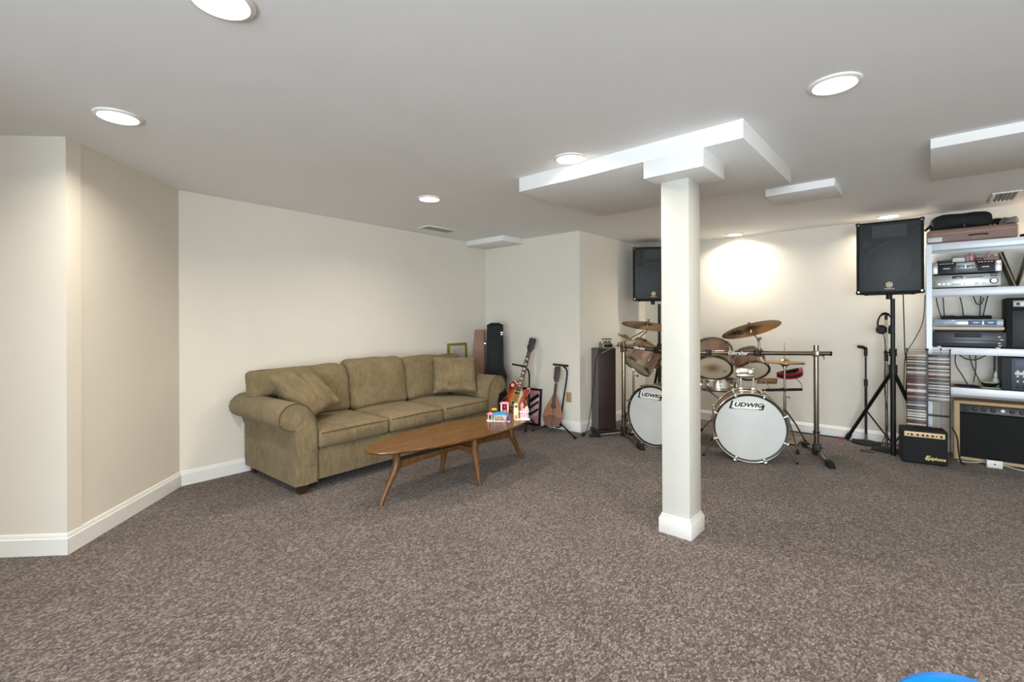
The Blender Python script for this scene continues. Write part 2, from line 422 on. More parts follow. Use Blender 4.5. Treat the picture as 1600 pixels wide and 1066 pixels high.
# ------------------------------------------------------------------ sofa
def fabric(name, dark, light):
    m = mat(name, light, .95, spec=.1, sheen=.08); nt = m.node_tree; b = nt.nodes['Principled BSDF']; N = nt.nodes.new; L = nt.links.new
    tc = N('ShaderNodeTexCoord'); mp = N('ShaderNodeMapping'); mp.inputs['Scale'].default_value = (1, 1, .25)
    n1 = N('ShaderNodeTexNoise'); n1.inputs['Scale'].default_value = 45; n1.inputs['Detail'].default_value = 5; n1.inputs['Roughness'].default_value = .7
    n2 = N('ShaderNodeTexNoise'); n2.inputs['Scale'].default_value = 5; n2.inputs['Detail'].default_value = 3
    L(tc.outputs['Object'], mp.inputs['Vector']); L(mp.outputs['Vector'], n1.inputs['Vector']); L(tc.outputs['Object'], n2.inputs['Vector'])
    a = N('ShaderNodeMath'); a.operation = 'MULTIPLY_ADD'; a.inputs[1].default_value = .6; L(n1.outputs['Fac'], a.inputs[0])
    a2 = N('ShaderNodeMath'); a2.operation = 'MULTIPLY'; a2.inputs[1].default_value = .4; L(n2.outputs['Fac'], a2.inputs[0]); L(a2.outputs[0], a.inputs[2])
    r = N('ShaderNodeValToRGB'); r.color_ramp.elements[0].position = .34; r.color_ramp.elements[1].position = .66
    r.color_ramp.elements[0].color = lin(*dark); r.color_ramp.elements[1].color = lin(*light); L(a.outputs[0], r.inputs['Fac']); L(r.outputs['Color'], b.inputs['Base Color'])
    bp = N('ShaderNodeBump'); bp.inputs['Strength'].default_value = .35; bp.inputs['Distance'].default_value = .006; L(n1.outputs['Fac'], bp.inputs['Height'])
    n3 = N('ShaderNodeTexNoise'); n3.inputs['Scale'].default_value = 9; n3.inputs['Detail'].default_value = 2; n3.inputs['Distortion'].default_value = 1.2
    L(tc.outputs['Object'], n3.inputs['Vector'])
    b2 = N('ShaderNodeBump'); b2.inputs['Strength'].default_value = .5; b2.inputs['Distance'].default_value = .02; L(n3.outputs['Fac'], b2.inputs['Height']); L(bp.outputs['Normal'], b2.inputs['Normal'])
    L(b2.outputs['Normal'], b.inputs['Normal']); return m
M_sofa = fabric('olive_chenille', (106, 92, 68), (138, 122, 93))
M_pipe = mat('olive_piping', (92, 80, 56), .95, var=.1, vscale=30)
M_foot = mat('dark_wood_foot', (58, 32, 22), .4, var=.2)
# local frame: x along the sofa from its near end, -y towards the room, origin on the wall line
ang = atan2(1, -.037)
sofa = thing('sofa', 'olive green three-seat sofa with rolled arms against the left wall', 'sofa', (-4.333, 0, 0), ang)
obj('base', B().soft((1.05, .44, .12), .02, (16, 8, 4), M=Matrix.Translation((2.596, -.5, .20))), M_sofa, sofa)
def arm(x_in, sgn, name='arm'):
    out = [(0, .07), (0, .44), (-.006, .52), (-.03, .59), (-.07, .645), (-.12, .675), (-.172, .682), (-.222, .67), (-.258, .64), (-.28, .6), (-.282, .56), (-.267, .525), (-.238, .502), (-.2, .492), (-.16, .478), (-.158, .07)]
    P = []
    for a, b in zip(out, out[1:]+out[:1]):
        n = 6 if (V(b)-V(a)).length > .2 else 2
        for k in range(n): P.append(tuple(V(a).lerp(V(b), k/n)))
    # drawing x -> sofa x, drawing y -> z, extrusion -> depth
    M = Matrix(((sgn, 0, 0, x_in), (0, 0, -1, 0), (0, 1, 0, 0), (0, 0, 0, 1)))
    bb = B().prism(P, .045, .95, bev=.018, seg=3)
    for v in bb.bm.verts:
        v.co.z += .004*noise.noise(v.co*9)
    o = obj(name, bb, M_sofa, sofa, M=M)
    pp = B(); loop = [V((p[0], p[1], .951)) for p in [q for q in out[:-1]]]
    pp.tube(bez(loop, 4), .0045, 6); obj('piping', pp, M_pipe, o, M=M)
arm(1.648, 1); arm(3.545, -1)
obj('back_frame', B().soft((1.06, .075, .36), .06, (14, 5, 8), M=Matrix.Translation((2.596, -.115, .45))), M_sofa, sofa)
xs = [1.652, 2.287, 2.911, 3.541]
for i in range(3):
    a, b = xs[i], xs[i+1]; hw = (b-a)/2-.003
    M = Matrix.Translation(((a+b)/2, -.605, .385))
    sc = B().soft((hw, .365, .068), .035, (18, 18, 6), bulge=(.004, .012, .026), amp=.006, fr=6, seed=i*3.7, M=M)
    o = obj('seat_cushion', sc, M_sofa, sofa, ang=80)
    pp = B()
    for zz, rr in ((.050, .0045), (-.05, .0045)):
        pts = []
        for t in [k/24 for k in range(25)]:
            x = -hw+.02+(2*hw-.04)*t
            pts.append(V((x, -.363-.012*(1-(2*t-1)**2)*.6, zz+(.006*(1-(2*t-1)**2) if zz > 0 else 0))))
        pp.tube(pts, rr, 6)
    obj('piping', pp, M_pipe, o, M=M)
def back(a, b, ztop, tl, tr, seed, zb=.455):
    hw = (b-a)/2; zm = (ztop+zb)/2; hz = (ztop-zb)/2
    xi, xo = (a+.23 if tl else None), (b-.22 if tr else None)
    def fn(p):
        X = p.x+(a+b)/2; t = 0
        if tl: t = max(0, min(1, (1.69-X)/.07))
        if tr: t = max(t, max(0, min(1, (X-3.5)/.07)))
        t = t*t*(3-2*t)
        f = (p.z+hz)/(2*hz)
        zb2 = -hz+t*(.655-zb)
        p.z = zb2+f*(hz-zb2)
        p.y += .06*t*(1 if p.y < 0 else 0)
        p.y += (p.z+hz)*.20-.02           # leans back
        return p
    sc = B().soft((hw, .095, hz), .06, (22, 8, 18), bulge=(.006, .035, .012), amp=.014, fr=5, seed=seed, fn=fn, M=Matrix.Translation(((a+b)/2, -.335, zm)))
    o = obj('back_cushion', sc, M_sofa, sofa, ang=80)
back(1.43, 2.262, .875, True, False, 1.3); back(2.268, 2.915, .905, False, False, 5.1); back(2.92, 3.77, .888, False, True, 9.2)
for x in (1.56, 3.63):
    for y in (-.09, -.885):
        obj('leg', B().cyl((x, y, 0), (x, y, .09), .036, .05, 4, M=Matrix.Translation((x, y, 0)) @ Matrix.Rotation(pi/4, 4, 'Z') @ Matrix.Translation((-x, -y, 0))), M_foot, sofa, smooth=False)
# loose pillows
def pillow(label, c, rot, hx, hz, t, seed):
    a, b, g = rot
    R = Matrix.Rotation(g, 4, 'Z') @ Matrix.Rotation(b, 4, 'Y') @ Matrix.Rotation(a, 4, 'X')
    M = Matrix.Translation(c) @ R; bb = B(); n = 26
    def sheet(sg):
        def f(u, v):
            a_, b_ = 2*u-1, 2*v-1
            k = max(0, (1-a_**2)*(1-b_**2))**.42
            ex = 1-.07*(1-abs(b_)**2)*0-.05*(1-b_*b_)*abs(a_)**3
            ez = 1-.05*(1-a_*a_)*abs(b_)**3
            w = noise.noise(V((a_*2.2+seed, b_*2.2, sg*3)))*.028*k + sin((a_*1.4+b_*2.3+seed+.4*noise.noise(V((a_*2, b_*2, seed))))*5)*.012*k*(1-k*.6)
            return V((a_*hx*ex, sg*(t*k)+w, b_*hz*ez))
        return f
    bb.grid(sheet(1), n, n); bb.grid(sheet(-1), n, n)
    bmesh.ops.remove_doubles(bb.bm, verts=bb.bm.verts, dist=.0015)
    o = obj('throw_pillow', bb, M_sofa, None, ang=80); o.matrix_world = M
    tag(o, label, 'pillow', 'throw pillows on the sofa')
pillow('olive throw pillow tipped on its corner against the near arm of the sofa', (-3.80, 1.765, .715), (-.83, -.12, 2.1), .215, .235, .085, 2.2)
pillow('olive throw pillow propped upright against the far arm of the sofa', (-3.84, 3.40, .700), (-.45, .03, 1.0), .235, .205, .08, 7.4)
# ------------------------------------------------------------------ coffee table
M_walnut = wood('walnut_top', (84, 50, 8), (120, 77, 16), 5, (14, 1.2, 8), .28, .3)
M_walnut2 = wood('walnut_leg', (84, 54, 24), (120, 80, 38), 6, (10, 10, 1.5), .45, .1)
tb = thing('coffee_table', 'long oval walnut coffee table on splayed legs in front of the sofa', 'coffee table', (-2.845, 2.565, 0))
A_, B_ = .835, .287
def oval(k, n=72): return [((B_+k)*cos(2*pi*i/n), (A_+k)*sin(2*pi*i/n)) for i in range(n)]
tt = B(); rings = [(-.03, .374), (-.008, .380), (0, .388), (0, .395), (-.004, .400)]
vs = [[tt.bm.verts.new((*p, z)) for p in oval(k)] for k, z in rings]
for a, b in zip(vs, vs[1:]):
    for i in range(72): j = (i+1) % 72; tt.bm.faces.new((a[i], a[j], b[j], b[i]))
tt.bm.faces.new(vs[-1]); tt.bm.faces.new(vs[0][::-1])
top = obj('tabletop', tt, M_walnut, tb)
obj('inlay_strip', B().box((.02, 0, .4), (.012, 1.55, .0012)), wood('walnut_light', (124, 82, 22), (136, 92, 30), 5, (14, 1.2, 8), .28, .3), top)
feet = [((.0, -.73), (.0, -.57)), ((.235, .0), (.165, .0)), ((.0, .77), (.0, .60)), ((-.225, .0), (-.16, .0))]
for (fx, fy), (tx, ty) in feet:
    a = V((fx, fy, 0)); k = V((tx+(fx-tx)*.16, ty+(fy-ty)*.16, .262)); t = V((tx+(fx-tx)*.22, ty+(fy-ty)*.22, .378))
    P = bez([a, a.lerp(k, .5), k, t], 8)
    n = len(P); rs = []
    for i in range(n):
        u = i/(n-1); rs.append(.0135+.0155*min(1, u/.62) if u < .62 else .029-.006*(u-.62)/.38)
    obj('leg', B().tube(P, .02, 14, rs=rs), M_walnut2, tb)
def rail(L, w, name, rot):
    P = []
    for i in range(25):
        x = -L+2*L*i/24; P.append((x, .226+.022*(1-(x/L)**2)))
    poly = P+[(L, .282), (-L, .282)]
    M = Matrix.Rotation(rot, 4, 'Z') @ XZ @ Matrix.Translation((0, 0, -w/2))
    obj(name, B().prism(poly, 0, w, bev=.003), M_walnut2, tb, M=M)
rail(.60, .024, 'rail', pi/2); rail(.17, .024, 'rail', 0)
# toy houses --------------------------------------------------------
def P_(n, c, r=.35): return mat(n, c, r, var=.03)
T_white, T_pink, T_teal, T_blue, T_purple, T_red, T_yellow, T_orange, T_cream, T_mag = [P_('toy_'+n, c) for n, c in [('white', (240, 236, 232)), ('pink', (232, 150, 170)), ('teal', (120, 190, 180)), ('blue', (40, 150, 205)), ('purple', (70, 42, 72)), ('red', (190, 40, 45)), ('yellow', (240, 190, 60)), ('orange', (230, 130, 70)), ('cream', (236, 222, 170)), ('magenta', (205, 50, 110))]]
ZT = .4006
th1 = thing('toy_playhouse', 'small toy brick house with a blue roof at the far end of the coffee table', 'toy house', (-2.825, 3.03, ZT), radians(35))
obj('base_plate', B().box((0, 0, .004), (.25, .13, .008), .002).cyl((-.12, -.02, 0), (-.12, -.02, .010), .05), T_white, th1)
obj('lawn', B().box((0, .0, .0095), (.19, .10, .004)), T_teal, th1)
obj('wall', B().box((.0, .03, .045), (.15, .012, .07)).box((-.07, 0, .045), (.012, .07, .07)).box((.07, 0, .045), (.012, .07, .07)), T_white, th1)
obj('roof', B().prism([(-.085, .075), (.085, .075), (.07, .10), (-.07, .10)], -.05, .05, M=XZ).box((0, -.058, .088), (.16, .02, .008)), T_blue, th1)
obj('counter', B().box((-.01, -.03, .03), (.07, .02, .03), .003), T_orange, th1)
for sx in (-.145, -.1):
    obj('pillar', B().cyl((sx, -.03, .01), (sx, -.03, .075), .006), T_white, th1)
obj('canopy', B().cyl((-.12, -.02, .078), (-.12, -.02, .088), .045).cyl((-.12, -.02, .088), (-.12, -.02, .10), .03, .018), T_pink, th1)
obj('parasol', B().lathe([(0, .145), (.02, .14), (.04, .128), (.037, .126), (0, .135)], 20, M=Matrix.Translation((-.08, .02, 0))), T_yellow, th1)
obj('tower', B().prism([(.075, .008), (.145, .008), (.118, .085), (.1, .09)], .0, .045, M=XZ), T_purple, th1)
obj('figure', B().cyl((.085, -.065, .008), (.085, -.065, .04), .016, .008).ball((.085, -.065, .05), .01), T_mag, th1)
obj('chimney', B().cyl((.06, .02, .1), (.06, .02, .125), .012).box((.045, .03, .11), (.03, .03, .012)), T_orange, th1)
th2 = thing('toy_castle', 'cream toy brick castle with pink windows at the far tip of the coffee table', 'toy house', (-2.725, 3.185, ZT), radians(40))
obj('base_plate', B().box((.02, 0, .005), (.19, .11, .010), .002), T_white, th2)
obj('wall', B().box((-.055, 0, .07), (.06, .07, .13), .003).cyl((-.055, 0, .13), (-.055, 0, .195), .028, None, 16), T_cream, th2)
obj('door', B().prism([(-.07, .01), (-.04, .01), (-.04, .045), (-.055, .06), (-.07, .045)], .036, .039, M=XZ), T_orange, th2)
obj('clock', B().cyl((-.055, -.027, .16), (-.055, -.031, .16), .014), T_purple, th2)
obj('shop_front', B().box((.045, .015, .055), (.10, .05, .09), .003).box((.045, -.02, .1), (.12, .03, .012)), T_white, th2)
for k in range(3):
    obj('window', B().box((.015+.03*k, -.012, .055), (.016, .008, .06)), T_pink, th2)
obj('turret', B().cyl((.02, .0, .105), (.02, .0, .165), .02).cyl((.02, 0, .165), (.02, 0, .21), .026, .002), T_pink, th2)
obj('roof', B().box((.06, .01, .12), (.08, .05, .02), .004).ball((.075, 0, .14), .02), T_cream, th2)
th3 = thing('toy_tower', 'white toy brick gateway with a pink top behind the blue-roofed toy house', 'toy house', (-2.88, 3.145, ZT), radians(38))
for s_ in (-1, 1):
    obj('pillar', B().box((s_*.04, 0, .085), (.018, .03, .17), .002), T_white, th3)
obj('lintel', B().box((0, 0, .175), (.12, .045, .018), .003).box((0, 0, .188), (.08, .03, .012)), T_pink, th3)
obj('wall', B().box((0, .01, .05), (.07, .02, .10)), T_red, th3)
obj('heart', B().ball((0, -.005, .13), .018, (1, .5, 1)), T_mag, th3)

for t_ in (th1, th2, th3): t_.scale = (.72, .72, .74)
# ------------------------------------------------------------------ alcove corner: frames, cases, guitar, mandolin
M_olivewood = mat('green_gold_frame', (128, 122, 44), .4, var=.15, vscale=20)
M_mount = mat('cream_mount', (205, 198, 178), .9, var=.02)
M_paper = mat('sketch_paper', (190, 188, 176), .9, var=.16, vscale=14)
def picture(name, label, M, w, h, bw, mf, inner):
    t = thing(name, label, 'picture', M=M)
    f = B()
    for s_ in (-1, 1):
        f.box((s_*(w/2-bw/2), 0, h/2), (bw, .022, h), .003); f.box((0, 0, h/2+s_*(h/2-bw/2)), (w-2*bw, .022, bw), .003)
    obj('frame', f, mf, t); inner(t, w, h, bw); return t
def sketch(t, w, h, bw):
    obj('mount', B().box((0, .002, h/2), (w-2*bw, .006, h-2*bw)), M_mount, t)
    obj('print', B().box((0, -.002, h/2), (w-2*bw-.07, .003, h-2*bw-.07)), M_paper, t)
    ink = B(); random.seed(4)
    for k in range(9):
        x = -.12+.24*random.random(); z = h-.16-.2*random.random()
        ink.tube(bez([(x+.02*random.uniform(-2, 2), -.0042, z+.02*random.uniform(-1, 1)) for _ in range(4)], 5), .0012, 4)
    obj('sketch_lines', ink, mat('pencil', (120, 116, 108), .8), t)
picture('framed_picture', 'green-gold framed sketch with cream mount, leaning on the wall behind the sofa', frame_y((-4.446, 4.002, .003), (1, .037, .028), (-.028, 0, 1)), .33, .995, .03, M_olivewood, sketch)
def stripes(t, w, h, bw):
    obj('print', B().box((0, .002, h/2), (w-2*bw, .005, h-2*bw)), mat('pink_print', (205, 140, 150), .4, var=.1, vscale=5), t)
    k = B()
    for i, z in enumerate((.17, .26, .34)):
        k.box((.055-.0, -.002, z-.02), (.17, .003, .022+.02*(i == 2)), 0, R=Matrix.Rotation(-.62, 3, 'Y'))
    k.box((-.05, -.002, .34), (.09, .003, .05), 0, R=Matrix.Rotation(-.62, 3, 'Y'))
    obj('dark_bars', k, M_inkblack, t)
    g = B()
    for z in (.13, .215, .30): g.box((.06, -.002, z-.02), (.17, .003, .035), 0, R=Matrix.Rotation(-.62, 3, 'Y'))
    obj('pale_bars', g, mat('pale_print', (205, 190, 190), .4, var=.1), t)
picture('framed_poster', 'black framed pink print with dark slanting bars, on the floor behind the electric guitar', frame_y((-3.70, 4.475, .003), (.12, -1, .09), (0, .09, 1)), .33, .445, .024, mat('black_frame', (22, 18, 18), .35), stripes)
# brown instrument case
M_case = mat('brown_case_cover', (146, 108, 88), .6, var=.06, vscale=6, bump=.15, bscale=90)
M_case2 = mat('brown_case_side', (84, 58, 48), .6, var=.06)
cs = thing('instrument_case', 'tan-brown hard instrument case standing in the corner beside the black gig bag', 'instrument case', M=frame_y((-4.318, 4.228, .0), (.66, -.72, 0.0), (0.02, 0, 1)))
poly = [(-.12, 0), (.095, 0), (.10, .3), (.09, .62), (.065, 1.16), (-.065, 1.16), (-.10, .62), (-.125, .3)]
obj('body', B().prism(poly, -.06, .05, M=XZ, bev=.012), M_case, cs)
obj('side_panel', B().prism([(.062, .62), (.095, .62), (.062, 1.158), (.055, 1.158)], .035, .054, M=XZ), M_case2, cs)
obj('latch', B().box((.075, -.055, .99), (.05, .014, .022), .004).cyl((.10, -.055, .985), (.10, -.055, 1.01), .01), M_chrome, cs)
# black gig bag
M_gig = mat('black_nylon', (20, 23, 24), .75, var=.15, bump=.2, bscale=120)
gg = thing('gig_bag', 'black guitar gig bag standing upright in the corner behind the sofa arm', 'gig bag', M=frame_y((-4.015, 4.215, .0), (.66, -.75, 0), (0, 0, 1)))
half = [(.0, .004), (.10, .01), (.165, .08), (.185, .2), (.175, .32), (.135, .40), (.125, .46), (.14, .54), (.145, .6), (.115, .68), (.103, .78), (.1, 1.16), (.092, 1.21), (.06, 1.245), (0, 1.25)]
sm = [p for p in bez([V((a, b, 0)) for a, b in half], 4)]
outl = [(p.x, p.y) for p in sm]+[(-p.x, p.y) for p in sm[-2:0:-1]]
obj('body', B().prism(outl, -.05, .05, M=XZ, bev=.02, seg=3), M_gig, gg)
obj('zip', B().tube([(a*.97, -.03, b) for a, b in outl[2:-2]], .003, 5), M_black, gg)
obj('pocket', B().box((0, -.055, .8), (.15, .012, .5), .006), M_gig, gg)
obj('clip', B().tube([(.07, -.052, 1.13), (.098, -.055, 1.135), (.098, -.055, 1.11), (.072, -.052, 1.105)], .004, 6), M_chrome, gg)
# electric guitar ----------------------------------------------------
def sunburst():
    m = mat('sunburst_lacquer', (170, 60, 40), .15, coat=.6); nt = m.node_tree; N = nt.nodes.new; L = nt.links.new
    tc = N('ShaderNodeTexCoord'); mp = N('ShaderNodeMapping'); mp.inputs['Location'].default_value = (0, -.22*3.6, 0); mp.inputs['Scale'].default_value = (5.6, 3.6, .01)
    g = N('ShaderNodeTexGradient'); g.gradient_type = 'SPHERICAL'; r = N('ShaderNodeValToRGB'); e = r.color_ramp.elements
    e[0].position = .10; e[0].color = lin(96, 12, 12); e[1].position = .75; e[1].color = lin(196, 136, 70); k = e.new(.4); k.color = lin(160, 40, 22)
    L(tc.outputs['Object'], mp.inputs['Vector']); L(mp.outputs['Vector'], g.inputs['Vector']); L(g.outputs['Fac'], r.inputs['Fac']); L(r.outputs['Color'], nt.nodes['Principled BSDF'].inputs['Base Color'])
    return m
bot = V((-3.605, 4.035, .155)); hd = V((-3.522, 4.375, 1.125)); ya = (hd-bot).normalized()
zf = V((.42, -.86, .2)); zf = (zf-ya*zf.dot(ya)).normalized(); xa = ya.cross(zf)
MG = Matrix((xa, ya, zf)).transposed().to_4x4(); MG.translation = bot
eg = thing('electric_guitar', 'red sunburst single-cutaway electric guitar on a black stand in the alcove', 'guitar', M=MG)
lp = [(0, 0), (-.10, .012), (-.155, .07), (-.167, .12), (-.152, .18), (-.115, .235), (-.105, .27), (-.115, .32), (-.128, .36), (-.115, .405), (-.075, .432), (-.03, .44), (.028, .438), (.03, .39), (.036, .352), (.052, .338), (.07, .35), (.10, .386), (.12, .388), (.13, .36), (.118, .31), (.105, .268), (.118, .23), (.155, .17), (.167, .12), (.155, .07), (.10, .012)]
lps = [(p.x, p.y) for p in bez([V((*p, 0)) for p in lp+[lp[0]]], 4)][:-1]
obj('body', B().prism(lps, -.05, 0, bev=.008), sunburst(), eg)
obj('binding', B().tube([(x, y, -.004) for x, y in lps], .0035, 5, close=True), M_cream, eg)
M_rose = mat('rosewood', (52, 32, 24), .5, var=.15)
nk = B().prism([(-.027, .33), (.027, .33), (.021, .80), (-.021, .80)], 0, .016)
obj('fretboard', nk, M_rose, eg)
for k in range(20):
    y = .80-.46*(1-2**(-(k+1)/12))/.685; w = .021+.006*(.8-y)/.47; obj('fret', B().box((0, y, .0168), (2*w, .0025, .0015)), M_chrome, eg)
for k in (3, 5, 7, 9, 12, 15, 17):
    y = .80-.46*((1-2**(-(k)/12))+(1-2**(-(k-1)/12)))/2/.685; obj('inlay', B().box((0, y, .0168), (.024, .018, .001)), M_cream, eg)
obj('neck', B().prism([(-.025, .40), (.025, .40), (.019, .81), (-.019, .81)], -.02, -.0005), mat('mahogany', (98, 40, 24), .3, coat=.3), eg)
hs = B().prism([(-.022, .80), (.022, .80), (.04, .845), (.042, .96), (.02, .975), (0, .965), (-.02, .975), (-.042, .96), (-.04, .845)], -.014, .004, bev=.002)
hso = obj('headstock', hs, M_black, eg)
for s_ in (-1, 1):
    for k in range(3): obj('tuner', B().cyl((s_*.03, .865+.035*k, -.004), (s_*.055, .865+.035*k, -.004), .004).ball((s_*.058, .865+.035*k, -.004), .009, (1, .8, .6)), M_chrome, hso)
for y in (.30, .18):
    p_ = obj('pickup', B().box((0, y, .008), (.085, .042, .016), .003), M_cream, eg); obj('cover', B().box((0, y, .017), (.068, .03, .006), .002), mat('pickup_cover', (70, 62, 58), .3, metal=.7), p_)
obj('bridge', B().box((0, .125, .01), (.09, .012, .012), .003).box((0, .085, .01), (.095, .014, .012), .003), M_chrome, eg)
obj('pickguard', B().prism([(.03, .375), (.038, .34), (.056, .325), (.066, .29), (.05, .24), (.045, .16), (.075, .15), (.10, .19), (.082, .24), (.06, .22), (.045, .2), (.045, .32)][:6]+[(.03, .15)], .006, .010), M_cream, eg)
for x, y in ((.085, .16), (.125, .11), (.075, .08), (.10, .045)): obj('knob', B().cyl((x, y, 0), (x, y, .014), .013, .011), M_gold, eg)
obj('toggle_plate', B().cyl((-.085, .375, 0), (-.085, .375, .003), .02).cyl((-.085, .375, 0), (-.085, .375, .02), .003), M_cream, eg)
stg = B()
for k in range(6): stg.cyl((-.0165+.0066*k, .085, .02), (-.0135+.0054*k, .80, .0185), .0006, seg=4)
obj('strings', stg, M_chrome, eg)
# guitar stand
def gstand(name, label, base, yoke, neckdir, feet, cradle, top_tube):
    t = thing(name, label, 'instrument stand')
    b0 = V(base)
    for f_ in feet:
        f_ = V(f_); l = obj('leg', B().tube([b0, b0.lerp(f_, .5)+V((0, 0, .01)), f_+V((0, 0, .013))], .010, 8), M_blackmetal, t)
        d = (f_-b0).normalized(); obj('rubber_foot', B().cyl(f_-d*.03+V((0, 0, .014)), f_+V((0, 0, .013)), .0135), M_rubber, l)
    obj('upright', B().tube(bez([V(p) for p in top_tube], 8), .0095, 8), M_blackmetal, t)
    obj('hub', B().cyl(b0-V((0, 0, .02)), b0+V((0, 0, .06)), .02), M_black, t)
    y0_, y1_ = V(yoke[0]), V(yoke[1])
    obj('yoke', B().tube([y0_, y0_.lerp(y1_, .5), y1_], .011, 8).ball(y0_, .014).ball(y1_, .014), M_rubber, t)
    for c_ in cradle: obj('cradle_arm', B().tube(bez([V(p) for p in c_], 5), .009, 8), M_rubber, t)
    return t
gstand('guitar_stand', 'black tubular stand holding the electric guitar', (-3.575, 4.33, .13), ((-3.662, 4.15, .765), (-3.545, 4.235, .74)), None,
    [(-3.461, 4.13, 0), (-3.72, 4.13, 0), (-3.56, 4.44, 0)], [[(-3.575, 4.33, .14), (-3.68, 4.12, .12), (-3.70, 4.03, .14)], [(-3.575, 4.33, .14), (-3.51, 4.15, .12), (-3.505, 4.06, .14)]],
    [(-3.575, 4.335, .13), (-3.575, 4.335, .4), (-3.572, 4.335, .62), (-3.575, 4.30, .705), (-3.60, 4.215, .745)])
# mandolin -----------------------------------------------------------
bot = V((-3.205, 4.275, .075)); hd = V((-3.197, 4.452, .752)); ya = (hd-bot).normalized()
zf = V((.45, -.87, .1)); zf = (zf-ya*zf.dot(ya)).normalized(); xa = ya.cross(zf)
MM = Matrix((xa, ya, zf)).transposed().to_4x4() @ Matrix.Rotation(.05, 4, 'Z'); MM.translation = bot
mn = thing('mandolin', 'brown pear-shaped mandolin upright on a black stand by the alcove outlet', 'mandolin', M=MM)
hl = [(.0, 0), (.05, .006), (.09, .045), (.108, .105), (.105, .16), (.085, .225), (.055, .285), (.028, .345), (.02, .365)]
sm = bez([V((a, b, 0)) for a, b in hl], 5); ol = [(p.x, p.y) for p in sm]+[(-p.x, p.y) for p in sm[::-1]][:-1]
def mando_top():
    m = wood('spruce_top', (122, 72, 38), (152, 96, 54), 5, (14, 1, 8), .5, .05); return m
obj('soundboard', B().prism(ol, -.006, 0, bev=.002), mando_top(), mn)
lowp = [(x*1.002, y, 0) for x, y in ol if y < .125]
obj('lower_face', B().prism([(x, y) for x, y in ol if y < .125 and x >= 0]+[(x, y) for x, y in ol if y < .125 and x < 0], 0, .0012), wood('dark_spruce', (84, 46, 24), (112, 64, 32), 5, (14, 1, 8), .5, .05), mn)
bowl = B(); prev = None; rg = []
for k in range(7):
    f_ = cos(k/6*pi/2)**.7 if k < 6 else .02; z = -.006-.12*sin(k/6*pi/2)
    rg.append([bowl.bm.verts.new((x*f_, .13+(y-.13)*f_, z)) for x, y in ol])
for a, b in zip(rg, rg[1:]):
    for i in range(len(a)): j = (i+1) % len(a); bowl.bm.faces.new((a[i], a[j], b[j], b[i]))
obj('bowl_back', bowl, wood('rosewood_bowl', (60, 30, 20), (96, 52, 32), 5, (14, 1, 8), .5, .05), mn)
obj('soundhole', B().cyl((0, .235, .0005), (0, .235, .0018), .026), M_inkblack, mn)
obj('rosette', B().lathe([(.026, .0005), (.026, .003), (.031, .003), (.031, .0005)], 28, M=Matrix.Translation((0, .235, 0))), M_rose, mn)
obj('neck', B().prism([(-.019, .24), (.019, .24), (.015, .50), (-.015, .50)], -.02, .007, bev=.003), M_rose, mn)
ph = obj('peghead', B().prism([(-.016, .50), (.016, .50), (.032, .545), (.036, .66), (.03, .69), (-.03, .69), (-.036, .66), (-.032, .545)], -.018, .003, bev=.003), M_rose, mn)
for s_ in (-1, 1):
    for k in range(4): obj('tuner', B().cyl((s_*.03, .55+.035*k, -.008), (s_*.052, .55+.035*k, -.008), .003).ball((s_*.055, .55+.035*k, -.008), .007), M_cream, ph)
obj('bridge', B().box((0, .125, .006), (.085, .007, .011), .002), M_rose, mn)
obj('nut', B().box((0, .50, .006), (.032, .005, .006)), M_cream, mn)
ss = B()
for k in range(8): ss.cyl((-.0165+.0047*k, .006, .004), (-.0115+.0033*k, .50, .0105), .0005, seg=4)
obj('strings', ss, mat('dull_string', (120, 104, 84), .6), mn)
gstand('mandolin_stand', 'black tubular stand holding the mandolin near the alcove outlet', (-3.22, 4.46, .085), ((-3.265, 4.41, .768), (-3.14, 4.50, .752)), None,
    [(-3.45, 4.225, 0), (-2.858, 4.245, 0), (-3.44, 4.50, 0)], [[(-3.22, 4.46, .085), (-3.30, 4.34, .075), (-3.29, 4.25, .085)], [(-3.22, 4.46, .085), (-3.14, 4.36, .075), (-3.13, 4.27, .085)]],
    [(-3.22, 4.475, .08), (-3.20, 4.49, .3), (-3.165, 4.52, .60), (-3.16, 4.515, .70), (-3.185, 4.48, .752)])
# wall outlets
def outlet(M, label, m):
    t = thing('wall_outlet', label, 'outlet', M=M)
    obj('cover_plate', B().box((0, -.003, 0), (.072, .006, .116), .003), m, t)
    for z in (-.022, .022):
        s_ = obj('socket', B().box((0, -.007, z), (.034, .003, .03), .002), m, t)
        obj('slots', B().box((-.007, -.0087, z), (.003, .001, .01)).box((.007, -.0087, z), (.003, .001, .01)), M_inkblack, s_)
outlet(frame_y((-3.15, 4.546, .385), (0, -1, 0)), 'tan wall outlet in the alcove to the right of the mandolin', mat('tan_plastic', (176, 146, 106), .5))
outlet(frame_y((-4.333-.037*1.52, 1.52, .36), (1, .037, 0)), 'white wall outlet on the left wall, half hidden by the near sofa arm', M_white)
